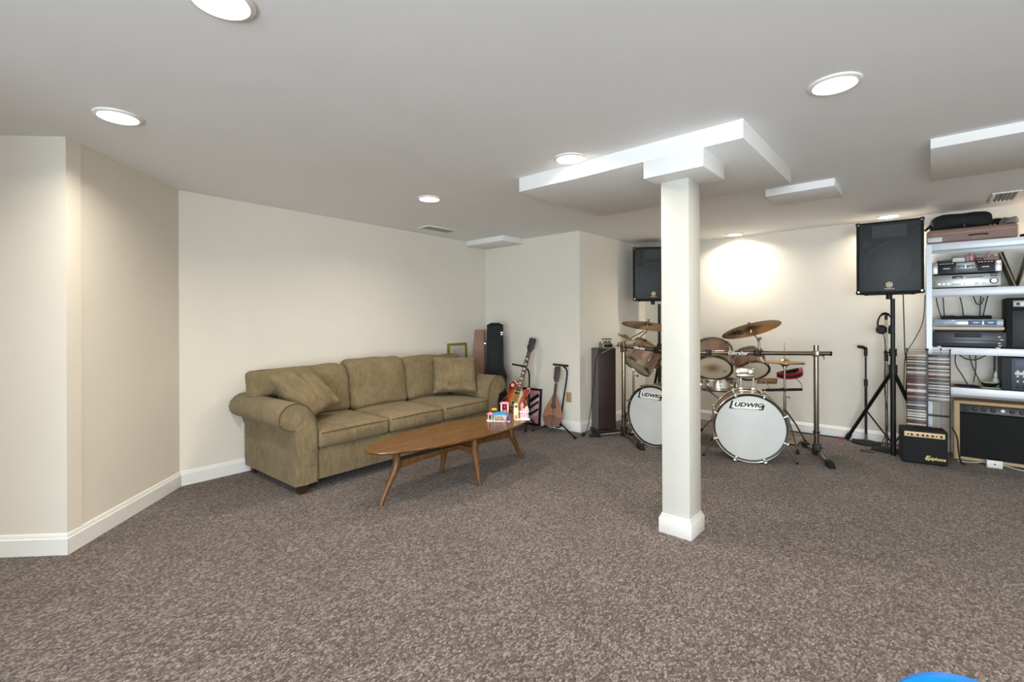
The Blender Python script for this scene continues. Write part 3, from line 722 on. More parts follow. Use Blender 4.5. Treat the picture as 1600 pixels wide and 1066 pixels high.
# ------------------------------------------------------------------ drum kit
M_shell = mat('champagne_sparkle', (182, 150, 124), .28, metal=.5, var=.2, vscale=260, coat=.5)
M_head = mat('drum_head', (214, 200, 172), .5, var=.04, vscale=10)
M_whitehead = mat('white_drum_head', (205, 206, 203), .45, var=.05, vscale=5)
M_batter = mat('coated_batter_head', (225, 222, 214), .7, var=.03)
M_hoopdark = mat('dark_hoop_edge', (30, 29, 28), .4)
def worn_head():
    m = mat('worn_drum_head', (214, 200, 172), .5); nt = m.node_tree; N = nt.nodes.new; L = nt.links.new
    tc = N('ShaderNodeTexCoord'); mp = N('ShaderNodeMapping'); mp.inputs['Scale'].default_value = (9, 11, .01); g = N('ShaderNodeTexGradient'); g.gradient_type = 'SPHERICAL'
    r = N('ShaderNodeValToRGB'); e = r.color_ramp.elements; e[0].position = 0; e[0].color = lin(214, 200, 172); e[1].position = 1; e[1].color = lin(128, 96, 62)
    L(tc.outputs['Object'], mp.inputs['Vector']); L(mp.outputs['Vector'], g.inputs['Vector']); L(g.outputs['Fac'], r.inputs['Fac']); L(r.outputs['Color'], nt.nodes['Principled BSDF'].inputs['Base Color']); return m
def drum(t, R, D, nl, K=None, front=M_head, back=M_batter, shell=M_shell, bass=False, lugm=M_chrome):
    """drum with its axis on local z: front head at z=0 facing -z"""
    rs = R*.965
    sh = obj('shell', B().lathe([(rs, .012), (rs, D-.012)], 64), shell, t, M=K)
    hw = .038 if bass else .02
    for nme, z0, z1, hm in (('front_hoop', -.004, hw, 0), ('rear_hoop', D-hw, D+.004, 0)):
        o = obj(nme, B().lathe([(rs+.002, z0), (R-.002, z0-.003), (R+.002, z0), (R+.002, z1), (R, z1+.002), (rs+.002, z1)], 64, close=True), M_dullchrome if not bass else M_chrome, t, M=K)
        if bass: obj('inlay', B().lathe([(R+.0021, z0+.009), (R+.0032, z0+.009), (R+.0032, z1-.009), (R+.0021, z1-.009)], 64, close=True), M_shell, o, M=K)
    fh = obj('front_head', B().lathe([(0, .006), (rs-.012, .006), (rs+.001, .010)], 64), front, t, M=K)
    obj('collar', B().lathe([(rs-.014, .0045), (rs+.003, .002), (rs+.004, .006), (rs-.013, .007)], 64, close=True), M_hoopdark if bass else M_dullchrome, fh, M=K)
    obj('rear_head', B().lathe([(0, D-.006), (rs-.012, D-.006), (rs+.001, D-.010)], 64), back, t, M=K)
    KK = K if K is not None else Matrix.Identity(4)
    for k in range(nl):
        a = 2*pi*(k+.5)/nl
        Rz = KK @ Matrix.Rotation(a, 4, 'Z')
        if bass:
            for z0, sg in ((0, 1), (D, -1)):
                b = B().box((R+.006, 0, z0+sg*.014), (.012, .022, .05), .004).box((R-.008, 0, z0-sg*.004), (.032, .018, .007), .003).cyl((R+.012, 0, z0-sg*.012), (R+.012, 0, z0+sg*.10), .0035, seg=8)
                b.box((R+.010, 0, z0-sg*.016), (.008, .034, .008), .003)
                obj('claw_hook', b, M_chrome, t, M=Rz)
            obj('lug', B().box((rs+.010, 0, .115), (.022, .022, .06), .008).box((rs+.010, 0, D-.115), (.022, .022, .06), .008).box((rs+.004, 0, D/2), (.008, .012, D-.2)), M_chrome, t, M=Rz)
        else:
            b = B().box((rs+.010, 0, D/2), (.022, .02, min(D*.45, .10)), .008).cyl((R+.004, 0, .0), (R+.004, 0, D), .003, seg=8)
            for z in (.004, D-.004): b.box((R+.002, 0, z), (.014, .016, .010), .003)
            obj('lug', b, lugm, t, M=Rz)
    return fh
KB = Matrix(((1, 0, 0, 0), (0, 0, 1, 0), (0, -1, 0, 0), (0, 0, 0, 1)))      # drum axis -> +y, front faces -y
def ludwig(fh, R, dx):
    Z = .2
    def face(d): return Matrix.Translation((dx, .0055-d, 0)) @ XZ
    pl = [(-.142, Z-.034), (.120, Z-.034), (.142, Z+.030), (-.118, Z+.030)]
    obj('logo_plate', B().prism(pl, 0, .0004, M=face(.0004)), M_letter, fh)
    def sl(x, z): return (x+(z-Z)*.3, z)
    k = B()
    bars = [[(-.137, Z-.036), (-.120, Z-.036), (-.120, Z+.038), (-.137, Z+.038)], [(-.137, Z-.036), (-.100, Z-.036), (-.104, Z-.026), (-.137, Z-.026)],
            [(.122, Z-.036), (.139, Z-.036), (.139, Z+.010), (.122, Z+.010)], [(.098, Z-.036), (.139, Z-.036), (.139, Z-.026), (.102, Z-.026)],
            [(-.10, Z-.036), (.10, Z-.036), (.10, Z-.033), (-.10, Z-.033)]]
    for p in bars: k.prism([sl(*q) for q in p], .0006, .0012, M=face(.0))
    k.text('UDWIG', .050, face(.0007) @ Matrix.Translation((.008, Z+.003, 0)), .0004, .3, .0022, 1.33)
    obj('logo_lettering', k, M_inkblack, fh, smooth=False)
def bass(label, c, back, dx):
    M = frame_y((c[0], c[1], c[2]), (-back[0], -back[1], 0))
    t = thing('bass_drum', label, 'bass drum', M=M, group='champagne bass drums')
    fh = drum(t, .308, .36, 8, KB, M_whitehead, M_batter, bass=True)
    ludwig(fh, .308, dx)
    for s_ in (-1, 1):
        sp = obj('spur', B().tube([(s_*.27, .10, -.12), (s_*.33, .10, -.21), (s_*.38, .10, -.300)], .007, 8).ball((s_*.27, .10, -.12), .018), M_dullchrome, t)
        obj('rubber_tip', B().cyl((s_*.376, .10, -.294), (s_*.385, .10, -.309), .011), M_rubber, sp)
    return t
bass('bass drum with white lettered head, in full view to the right of the column', (-1.209, 4.548, .312), (-.342, .94), -.022)
bass('bass drum with white lettered head, partly hidden by the left side of the column', (-2.100, 4.490, .312), (.17, .985), -.03)
def tom(label, c, axis, R, D, nl, front=M_head):
    t = thing('tom_drum', label, 'tom drum', M=frame(c, axis), group='champagne tom drums')
    drum(t, R, D, nl, None, front, M_batter); return t
t2 = tom('champagne tom drum just right of the column, worn dark spot on its lower head', (-1.63, 4.845, .79), (-.21, .70, .76), .187, .25, 6, worn_head())
obj('badge', B().box((.10, .06, .0045), (.028, .022, .001)), mat('head_stamp', (150, 130, 96), .6, var=.3, vscale=90), t2)
tom('smaller champagne tom drum behind the chrome mounting plate, under the large tilted cymbal', (-1.335, 5.15, .757), (-.42, .58, .76), .155, .20, 6)
tom('large champagne tom drum tipped sideways over the left bass drum', (-2.505, 4.93, .755), tuple(Lv*.62+V((0, 0, .75))+Fv*.16), .185, .27, 6)
tom('champagne tom drum mostly hidden behind the left edge of the column', (-2.03, 4.86, .79), (-.05, .65, .78), .165, .23, 6)
# snare ---------------------------------------------------------------
sn = thing('snare_drum', 'chrome snare drum below the tom beside the column', 'snare drum', M=frame((-1.74, 5.36, .50), (-.05, .16, 1)))
drum(sn, .178, .14, 8, None, M_head, M_batter, shell=M_chrome)
obj('strainer', B().box((.185, -.02, .07), (.02, .03, .07), .004), M_chrome, sn)
def tripod(t, c, r, z, n=3, a0=0., m=M_dullchrome, rad=.008, hub=.22):
    for k in range(n):
        a = a0+2*pi*k/n; e = V((c[0]+r*cos(a), c[1]+r*sin(a), .012)); s0 = V((c[0], c[1], z))
        l = obj('leg', B().tube([s0, s0.lerp(e, .55)+V((0, 0, .02)), e], rad, 8), m, t)
        d = (e-s0).normalized(); obj('rubber_foot', B().cyl(e-d*.035, e, rad*1.5, rad*1.7), M_rubber, l)
sns = thing('snare_stand', 'low chrome tripod stand under the snare drum', 'drum stand', (0, 0, 0))
obj('post', B().cyl((-1.74, 5.36, .1), (-1.74, 5.36, .42), .011), M_dullchrome, sns)
tripod(sns, (-1.74, 5.36), .26, .24, 3, .6)
for k in range(3):
    a = 2*pi*k/3+.3; p0 = V((-1.74, 5.36, .42)); p1 = V((-1.74+.185*cos(a), 5.36+.185*sin(a), .485+.0*sin(a)-.03*sin(a))); obj('basket_arm', B().tube([p0, p1, p1+V((.012*cos(a), .012*sin(a), .05))], .006, 8), M_dullchrome, sns)
# cymbals -------------------------------------------------------------
def bronze():
    m = mat('cymbal_bronze', (168, 132, 76), .28, metal=1.); nt = m.node_tree; N = nt.nodes.new; L = nt.links.new
    tc = N('ShaderNodeTexCoord'); sx = N('ShaderNodeVectorMath'); sx.operation = 'LENGTH'; L(tc.outputs['Object'], sx.inputs[0])
    n = N('ShaderNodeTexNoise'); n.noise_dimensions = '1D'; n.inputs['Scale'].default_value = 160; L(sx.outputs['Value'], n.inputs['W'])
    r = N('ShaderNodeValToRGB'); r.color_ramp.elements[0].color = lin(120, 92, 52); r.color_ramp.elements[1].color = lin(190, 152, 92); L(n.outputs['Fac'], r.inputs['Fac']); L(r.outputs['Color'], nt.nodes['Principled BSDF'].inputs['Base Color']); return m
M_bronze = bronze()
def cym_bm(R, k=1.):
    p = [(.0, .034*k), (.012, .034*k), (.030, .030*k), (.045*k+.004, .017*k), (.052*k+.004, .012*k), (R*.5, .006*k), (R*.85, -.004*k), (R, -.012*k)]
    q = [(r, z-.0016) for r, z in p[::-1]]
    return B().lathe(p+q, 72)
def cymbal(label, c, n, R, txt=None, k=1., name='cymbal', wing=True):
    t = thing(name, label, 'cymbal', M=frame(c, n, tuple(Lv)))
    o = obj('plate', cym_bm(R, k), M_bronze, t, ang=60)
    if wing: obj('wing_nut', B().cyl((0, 0, .034*k), (0, 0, .062*k), .005).box((0, 0, .06*k), (.03, .005, .012), .002), M_dullchrome, t); obj('felt_washer', B().cyl((0, 0, .032*k), (0, 0, .042*k), .016), M_rubber, t)
    if txt:
        b = B(); Mx = Matrix.Rotation(pi, 4, 'Y') @ Matrix.Rotation(pi, 4, 'Z')
        b.text(txt, .085, Matrix.Translation((-.10, .10, -.006)) @ Matrix.Rotation(pi, 4, 'X') @ Matrix.Rotation(-.2, 4, 'Z'), .001, .25, .002, .62)
        obj('lettering', b, M_inkblack, o, smooth=False)
    return t
up = V((0, 0, 1))
cymbal('large tilted bronze cymbal above the rack bar, right of the column', (-1.286, 4.874, 1.19), up+Fv*.36-Lv*.13, .262, 'Zildjian')
cymbal('large bronze cymbal cut off by the left edge of the column', (-2.243, 4.693, 1.222), up+Fv*.14+Lv*.17, .27)
cymbal('small bronze splash cymbal by the left rack post, tilted steeply', (-2.62, 4.92, 1.085), up+Lv*.5+Fv*.06, .10, None, .6, wing=False)
hx, hy = -1.103, 5.369
cymbal('upper hi-hat cymbal over the red tambourine', (hx, hy, .853), up+Lv*.02, .18, None, .9, 'hi_hat_cymbal', False)['group'] = 'pair of hi-hat cymbals'
cymbal('lower hi-hat cymbal turned upside down beneath its twin', (hx, hy, .838), -up, .18, None, .9, 'hi_hat_cymbal', False)['group'] = 'pair of hi-hat cymbals'
hh = thing('hi_hat_stand', 'slim chrome hi-hat stand behind the right bass drum', 'cymbal stand', (0, 0, 0))
obj('pull_rod', B().cyl((hx, hy, .84), (hx, hy, 1.05), .0035, seg=8), M_dullchrome, hh)
obj('tube', B().cyl((hx, hy, .4), (hx, hy, .80), .010).cyl((hx, hy, .05), (hx, hy, .5), .0135).cyl((hx, hy, .79), (hx, hy, .815), .018), M_dullchrome, hh)
obj('clutch', B().cyl((hx, hy, .885), (hx, hy, .915), .008), M_dullchrome, hh)
obj('wing_screw', B().cyl((hx, hy, .5), (hx+.04*Lv.x, hy+.04*Lv.y, .5), .004).box((hx+.05*Lv.x, hy+.05*Lv.y, .5), (.012, .012, .03), .003), M_dullchrome, hh)
tripod(hh, (hx, hy), .30, .38, 3, -1.0)
obj('footboard', B().box((hx+.05, hy+.22, .03), (.09, .26, .012), .003, R=Matrix.Rotation(.12, 3, 'X')), M_dullchrome, hh)
pb = thing('percussion_bar', 'short black mounting bar clamped across the hi-hat stand', 'mounting bar', (0, 0, 0))
a, b = V((-1.250, 5.235, .573)), V((-.985, 5.468, .578)); off = V((.016, -.018, 0))
obj('bar', B().cyl(a+off, b+off, .014), M_black, pb)
obj('clamp', B().box((hx-.004, hy-.012, .575), (.05, .05, .034), .006), M_dullchrome, pb)
obj('rod', B().tube([b+off, b+off+V((.0, 0, .05)), b+V((-.08, .02, .15)), b+V((-.10, .03, .172))], .004, 8), M_dullchrome, pb)
obj('rod', B().tube([a+off+V((.02, .02, 0)), a+off+V((.01, .02, .05)), a+V((-.015, .06, .075))], .004, 8), M_dullchrome, pb)
obj('end_screw', B().cyl(a+off, a+off-(b-a).normalized()*.03, .006).box(a+off-(b-a).normalized()*.035, (.01, .03, .02), .003), M_black, pb)
# tambourine: open half-moon frame
tm = thing('tambourine', 'red half-moon tambourine mounted under the hi-hat', 'tambourine', M=frame((-1.095, 5.50, .742), up*.95-Fv*.25-Lv*.22, tuple(Lv)))
M_red = mat('red_plastic', (150, 24, 30), .35, var=.08)
arc = [(cos(a_), sin(a_)) for a_ in [pi*1.02+pi*.96*k/24 for k in range(25)]]
def band(r0, r1, z0, z1): return [(x*r1, y*r1) for x, y in arc]+[(x*r0, y*r0) for x, y in arc[::-1]], z0, z1
for z0, z1 in ((-.026, -.012), (.012, .026)): obj('frame', B().prism(*band(.092, .128, z0, z1), bev=.003), M_red, tm)
obj('grip', B().box((0, -.01, 0), (.22, .026, .05), .008), M_black, tm)
obj('core', B().prism(*band(.118, .124, -.014, .014)), M_black, tm)
for k in range(5):
    a_ = pi*1.1+pi*.8*k/4; c_ = V((.108*cos(a_), .108*sin(a_), 0)); obj('jingle', B().lathe([(0, .004), (.014, .001), (.014, -.001), (0, -.004)], 16, M=Matrix.Translation(c_)), M_chrome, tm)
wb = thing('wood_block', 'small brown wood block on the black mounting bar, right of the small tom', 'wood block', M=frame_y((-1.265, 5.37, .62), (.55, -.83, 0)))
obj('block', B().prism([(-.095, .0), (.085, .0), (.095, .055), (-.075, .055)], -.03, .03, M=XZ, bev=.004), wood('woodblock_wood', (110, 78, 46), (146, 106, 66), 6, (2, 8, 8), .5, .1), wb)
obj('slot', B().box((0, -.031, .016), (.13, .004, .006)), M_inkblack, wb)
# tom mounting plate on the bass drum ---------------------------------
mt = thing('tom_mount', 'chrome double tom mount standing on the right bass drum', 'tom mount', M=frame_y((-1.315, 4.79, .60), (.35, -.94, 0)))
obj('plate', B().box((.0, 0, .15), (.155, .03, .035), .006).box((.0, .006, .19), (.15, .012, .06), .006), M_dullchrome, mt)
for x in (-.035, .07): obj('post', B().cyl((x, .01, .012 if x < 0 else -.0), (x, .01, .225), .0095), M_chrome, mt)
for x in (-.06, .045): obj('bracket', B().cyl((x, -.02, .19), (x, .03, .19), .018).box((x, -.012, .19), (.03, .012, .045), .004), M_dullchrome, mt)
obj('socket', B().box((-.035, .01, .025), (.04, .04, .03), .006).box((.07, .01, .025), (.04, .04, .03), .006).box((.018, .012, .006), (.15, .05, .012), .003), M_chrome, mt)
# ------------------------------------------------------------------ drum rack
M_rack = mat('brushed_chrome_tube', (158, 146, 130), .22, metal=1., var=.05)
rk = thing('drum_rack', 'chrome tube drum rack with lettered cross bars on black-footed posts', 'drum rack', (0, 0, 0))
RP, LP, J = V((-.81, 5.215, 0)), V((-2.53, 4.70, 0)), V((-1.90, 4.585, .955))
Rb, Lb = V((-.705, 5.282, .957)), V((-2.585, 4.692, .998))
Rbar = obj('cross_bar', B().cyl(Rb, J, .0205), M_rack, rk); Lbar = obj('cross_bar', B().cyl(Lb, J, .0205), M_rack, rk)
for p, q, s0 in ((Rb, J, Rbar), (Lb, J, Lbar)): obj('end_cap', B().cyl(p-(q-p).normalized()*.006, p+(q-p).normalized()*.012, .0215), M_rubber, s0)
for P_, top in ((RP, 1.035), (LP, 1.04)):
    po = obj('post', B().cyl(P_+V((0, 0, .045)), P_+V((0, 0, top)), .0215), M_rack, rk)
    obj('memory_lock', B().cyl(P_+V((0, 0, .21)), P_+V((0, 0, .225)), .029), M_black, po)
def clamp(p, d, nme='clamp'):
    d = V(d).normalized(); Mx = frame(p, d, (0, 0, 1)); b = B().box((0, 0, 0), (.062, .056, .06), .007, M=Mx).cyl((.02, .03, 0), (.02, .055, 0), .005, M=Mx).box((.02, .06, 0), (.03, .008, .012), .003, M=Mx).cyl((-.02, -.028, .015), (-.02, -.04, .015), .007, M=Mx)
    return obj(nme, b, M_black, rk)
dR = (J-Rb).normalized(); dL = (J-Lb).normalized()
clamp(V((-1.637, 4.682+.065, .955)), dR); clamp(V((-1.242, 4.942, .957)), dR); clamp(Lb+dL*.49, dL)
for P_, bar, d in ((RP, Rb+dR*.125, dR), (LP, Lb+dL*.06, dL), (J, J, dR)):
    obj('corner_clamp', B().box((P_.x, P_.y, .957 if bar is not J else .957), (.055, .055, .06), .008).box(V((bar.x, bar.y, bar.z)), (.05, .05, .05), .008), M_dullchrome, rk)
    obj('t_handle', B().cyl((P_.x+.03*Lv.x, P_.y+.03*Lv.y, .945), (P_.x+.07*Lv.x, P_.y+.07*Lv.y, .93), .005).cyl((P_.x+.07*Lv.x, P_.y+.07*Lv.y, .95), (P_.x+.075*Lv.x, P_.y+.075*Lv.y, .90), .005), M_dullchrome, rk)
def tfoot(P_, ends):
    obj('foot_clamp', B().box((P_.x, P_.y, .06), (.065, .065, .10), .01).cyl((P_.x, P_.y, .06), (P_.x+.06*Lv.x, P_.y+.06*Lv.y, .07), .006), M_black, rk)
    for e in ends:
        e = V(e); s0 = P_+V((0, 0, .045)); l = obj('foot_bar', B().cyl(s0, e.lerp(s0, .1)+V((0, 0, .012)), .015), M_rack, rk)
        d = (e-s0); d.z = 0; d.normalize(); Mx = frame_y(e-d*.055, tuple(d))
        obj('rubber_foot', B().prism([(-.062, 0), (.055, 0), (.055, .02), (.02, .045), (-.062, .05)], -.026, .026, M=Matrix.Translation((0, 0, 0)) @ Matrix.Rotation(-pi/2, 4, 'Z') @ XZ, bev=.008), M_rubber, l, M=Mx)
tfoot(RP, [(-.632, 4.82, 0), (-.975, 5.56, 0)]); tfoot(LP, [(-2.115, 4.305, 0), (-2.80, 4.43, 0)])
def barlogo(bar, p, d, w, parent):
    d = V(d).normalized(); n = V((-p.x, -p.y, 0)).normalized(); n = (n-d*n.dot(d)).normalized(); x = -d if d.dot(Lv) < 0 else d; y = n.cross(x)
    Mx = Matrix((x, y, n)).transposed().to_4x4(); Mx.translation = p+n*.0209
    obj('lettering', B().text('Gibraltar', w*.235, Mx, .0006, .08, .0012, 1.0), M_letter, parent, smooth=False)
pp_ = Rb.lerp(J, (1297-1154)/(1297-1062)*1.045*.97)
barlogo(None, V((-1.405, 4.868, .9555)), dR, .215, Rbar); barlogo(None, Lb+dL*.285, dL, .165, Lbar)
# cymbal arms
p0 = V((-1.225, 4.955, .93)); p1 = V((-1.235, 4.945, 1.085)); p2 = V((-1.285, 4.875, 1.165))
st = obj('cymbal_arm', B().cyl(p0, p1, .0105), M_dullchrome, rk); obj('rod', B().tube([p1, p1.lerp(p2, .5), p2, V((-1.287, 4.877, 1.184))], .006, 8), M_dullchrome, st)
obj('tilter', B().ball(p1, .016).box(p1+V((.02, 0, .012)), (.03, .012, .022), .004).cyl(p2-V((0, 0, .012)), p2+V((0, 0, .012)), .014), M_dullchrome, st)
a, b = V((-2.69, 4.50, .915)), V((-2.345, 4.815, 1.158))
bo = obj('boom_arm', B().cyl(a, b, .006), M_dullchrome, rk); obj('ratchet', B().ball(a.lerp(b, .42), .022, (1, .7, 1)).cyl(a.lerp(b, .42)-V((0, 0, .05)), a.lerp(b, .42), .010), M_dullchrome, bo)
obj('wing_nut', B().box(a.lerp(b, .48)+V((.02, -.02, .0)), (.03, .03, .014), .004), M_dullchrome, bo)
cs2 = thing('cymbal_stand', 'dark cymbal stand behind the left bass drum, with boom to the cut-off cymbal', 'cymbal stand', (0, 0, 0))
q0 = V((-2.645, 5.15, 0)); obj('tube', B().cyl(q0+V((0, 0, .05)), q0+V((0, 0, .62)), .0135).cyl(q0+V((0, 0, .6)), q0+V((0, 0, 1.0)), .010), M_dullchrome, cs2)
obj('boom', B().tube([q0+V((0, 0, 1.0)), V((-2.30, 4.78, 1.15)), V((-2.248, 4.695, 1.19)), V((-2.238, 4.69, 1.262))], .006, 8), M_dullchrome, cs2)
obj('wing_screw', B().cyl(q0+V((0, 0, .62)), q0+V((.04, .01, .62)), .004).box(q0+V((.05, .012, .62)), (.014, .014, .028), .003), M_black, cs2)
tripod(cs2, (q0.x, q0.y), .22, .34, 3, .5)
pd = thing('drum_pedal', 'small black and chrome pedal on the floor beside the tower speaker', 'pedal', (-2.54, 4.83, 0), .6)
obj('base', B().box((0, 0, .015), (.10, .16, .018), .004), M_black, pd); obj('footboard', B().box((0, -.02, .055), (.07, .14, .012), .003, R=Matrix.Rotation(.35, 3, 'X')), M_dullchrome, pd)
obj('frame', B().tube([(-.045, .06, .02), (-.045, .06, .14), (.045, .06, .14), (.045, .06, .02)], .008, 8), M_black, pd); obj('beater', B().cyl((0, .06, .12), (0, .09, .2), .005).ball((0, .095, .205), .02), M_rubber, pd)
# ------------------------------------------------------------------ loudspeakers, stands, tower
M_cab = mat('speaker_cabinet_carpet', (22, 22, 23), .8, var=.2, vscale=200, bump=.2, bscale=300)
def grille():
    m = mat('steel_grille', (46, 48, 48), .5, metal=.2); nt = m.node_tree; N = nt.nodes.new; L = nt.links.new
    tc = N('ShaderNodeTexCoord'); v = N('ShaderNodeTexVoronoi'); v.inputs['Scale'].default_value = 160; L(tc.outputs['Object'], v.inputs['Vector'])
    r = N('ShaderNodeValToRGB'); r.color_ramp.elements[0].position = .25; r.color_ramp.elements[0].color = lin(18, 19, 19); r.color_ramp.elements[1].position = .5; r.color_ramp.elements[1].color = lin(54, 56, 56)
    L(v.outputs['Distance'], r.inputs['Fac']); L(r.outputs['Color'], nt.nodes['Principled BSDF'].inputs['Base Color']); return m
M_grille = grille(); M_horn = mat('horn_grey', (58, 60, 60), .6); M_emblem = mat('cream_emblem', (222, 200, 166), .4)  # horn and woofer ring share one grey, slightly lighter than the grille
def speaker(label, M):
    t = thing('loudspeaker', label, 'loudspeaker', M=M, group='PA loudspeakers on stands')
    w, h_, d_ = .49, .675, .33
    P = [(-w/2, 0), (w/2, 0), (w/2, .10), (.165, d_), (-.165, d_), (-w/2, .10)]
    obj('cabinet', B().prism(P, 0, h_, bev=.008), M_cab, t)
    g = B(); n = 24
    g.prism([(-w/2+.02, .02), (w/2-.02, .02), (w/2-.02, h_-.02), (-w/2+.02, h_-.02)], 0, .012, M=XZ, bev=.006)
    gr = obj('grille', g, M_grille, t)
    Z = lambda d: Matrix.Translation((0, -d, 0)) @ XZ
    obj('horn', B().prism([(-.125, .52), (.125, .52), (.125, .635), (-.125, .635)], 0, .002, M=Z(.012)).prism([(-.105, .535), (.105, .535), (.105, .62), (-.105, .62)], .002, .003, M=Z(.012)), M_horn, gr)
    obj('woofer_ring', B().lathe([(.178, 0), (.178, .0022), (.190, .0022), (.190, 0)], 56, M=Z(.0122) @ Matrix.Translation((0, .275, 0)), close=True), M_horn, gr)
    for s_ in (-1, 1): obj('port', B().cyl((s_*.165, .47, 0), (s_*.165, .47, .0022), .034, M=Z(.0122)), M_inkblack, gr)
    e = B(); Me = Z(.0123) @ Matrix.Translation((0, .082, 0))
    e.lathe([(.020, 0), (.020, .003), (.026, .003), (.026, 0)], 32, M=Me, close=True)
    for k in range(3):
        Mr = Me @ Matrix.Rotation(k*pi/3, 4, 'Z'); e.box((0, 0, .0015), (.006, .040, .003), 0, M=Mr)
    for k in range(6):
        Mr = Me @ Matrix.Rotation(k*pi/3+pi/6*0, 4, 'Z'); e.box((0, .014, .0016), (.012, .004, .003), 0, M=Mr)
    e.text('YAMAHA', .0165, Z(.0123) @ Matrix.Translation((0, .044, .0005)), .001, 0, .0004, 1.1)
    obj('emblem', e, M_emblem, gr, smooth=False)
    for sx in (-1, 1):
        for sz, z in ((-1, .012), (1, h_-.012)):
            c = B().box((sx*(w/2-.012), .010, z), (.036, .032, .034), .01)
            co = obj('corner_guard', c, M_black, t); obj('screw', B().cyl((sx*(w/2-.016), -.007, z-sz*.008), (sx*(w/2-.016), -.0095, z-sz*.008), .0065), M_chrome, co)
    for sx in (-.17, 0, .17): obj('foot', B().cyl((sx, .05, -.012), (sx, .05, .002), .014), M_rubber, t)
    obj('pole_cup', B().cyl((0, .085, -.01), (0, .085, .0), .03).cyl((0, .085, -.05), (0, .085, -.008), .024), M_black, t)
    return t
speaker('black loudspeaker on a stand at the right, beside the metal shelving', frame_y((-.290, 5.592, 1.513), (.07, -1, 0)))
speaker('black loudspeaker on a stand, partly hidden behind the upper column', frame_y((-2.615, 5.635, 1.525), (.5, -.866, 0)))
def spk_stand(label, c, top, feet, zc, zlow):
    t = thing('speaker_stand', label, 'speaker stand', (0, 0, 0), group='black speaker stands'); c = V(c)
    obj('pole', B().cyl(c+V((0, 0, zc-.1)), c+V((0, 0, top)), .0175), M_blackmetal, t)
    obj('lower_tube', B().cyl(c+V((0, 0, .004)), c+V((0, 0, zc+.18)), .0215), M_blackmetal, t)
    obj('collar', B().cyl(c+V((0, 0, zc+.13)), c+V((0, 0, zc+.20)), .03).cyl(c+V((0, 0, zc+.165)), c+V((0, 0, zc+.165))-Lv*.06, .008), M_black, t)
    obj('knob', B().cyl(c+V((0, 0, zc+.165))-Lv*.06, c+V((0, 0, zc+.165))-Lv*.075, .016), M_black, t)
    obj('hub', B().cyl(c+V((0, 0, zc-.03)), c+V((0, 0, zc+.05)), .034), M_black, t)
    for f_ in feet:
        f_ = V(f_); s0 = c+V((0, 0, zc)); l = obj('leg', B().cyl(s0, f_+V((0, 0, .02)), .0165), M_blackmetal, t)
        d = (f_-s0).normalized(); obj('rubber_foot', B().cyl(f_-d*.06+V((0, 0, .018)), f_+V((0, 0, .016)), .023), M_rubber, l)
        m_ = s0.lerp(f_, .55); obj('brace', B().cyl(c+V((0, 0, zlow)), m_, .0075), M_blackmetal, t)
    return t
spk_stand('black tripod stand under the loudspeaker beside the shelving', (-.270, 5.676, 0), 1.468, [(-.67, 6.10, 0), (.00, 5.98, 0), (-.30, 5.40, 0)][:2], .80, .10)
spk_stand('black tripod stand under the loudspeaker behind the column', (-2.572, 5.708, 0), 1.480, [(-2.84, 5.98, 0), (-2.28, 6.0, 0), (-2.46, 5.42, 0)], .78, .2)
# microphone stands
def mic(label, c, h_, m, base_r, split):
    t = thing('microphone_stand', label, 'microphone stand', c)
    obj('base', B().lathe([(0, .03), (.03, .032), (.06, .026), (base_r-.012, .018), (base_r, .010), (base_r, 0), (0, 0)], 40), M_rubber, t)
    obj('lower_tube', B().cyl((0, 0, .02), (0, 0, split), .0115), m, t); obj('upper_tube', B().cyl((0, 0, split), (0, 0, h_), .0085), m, t)
    obj('grip', B().cyl((0, 0, split-.03), (0, 0, split+.04), .0165), M_black, t); return t
m1 = mic('black microphone stand with round base and empty clip, by the back wall', (-.505, 6.042, 0), .93, M_blackmetal, .122, .62)
obj('clip', B().cyl((0, 0, .90), (0, 0, .985), .016).tube([(.0, 0, .975), (-.03*Lv.x, -.03*Lv.y, .99), (-.075*Lv.x, -.075*Lv.y, .995)], .017, 10), M_black, m1)
obj('collar', B().cyl((0, 0, .03), (0, 0, .10), .0125), M_dullchrome, m1)
m2 = mic('chrome microphone stand with headphones hung on top', (-.328, 5.838, 0), 1.305, M_dullchrome, .12, .90)
obj('top_thread', B().cyl((0, 0, 1.27), (0, 0, 1.315), .012), M_black, m2)
hp = thing('headphones', 'black headphones hanging on the chrome microphone stand', 'headphones', M=frame_y((-.335, 5.833, 1.155), tuple(-Fv+Lv*.1)))
arc = [(.083*cos(a)*.95, -.0, .075+.1*sin(a)) for a in [pi*(-.10)+pi*1.2*k/24 for k in range(25)]]
obj('headband', B().tube(arc, .0075, 8), M_black, hp); obj('pad', B().tube(arc[9:16], .013, 8), M_rubber, hp)
for s_, yy in ((-1, 0), (1, .01)):
    Mx = frame((s_*.055, -.012, .02), (s_*.75, -.55, -.1))
    c_ = obj('ear_cup', B().lathe([(0, .022), (.03, .02), (.042, .008), (.044, -.004), (0, -.004)], 28, M=Mx), M_black, hp)
    obj('cushion', B().lathe([(.02, -.004), (.026, -.02), (.038, -.022), (.045, -.012), (.043, -.002)], 28, M=Mx), mat('dark_teal_cushion', (34, 52, 52), .7), c_)
    obj('yoke', B().tube([arc[0 if s_ > 0 else -1], (s_*.078, -.006, .03)], .006, 6), M_black, hp)
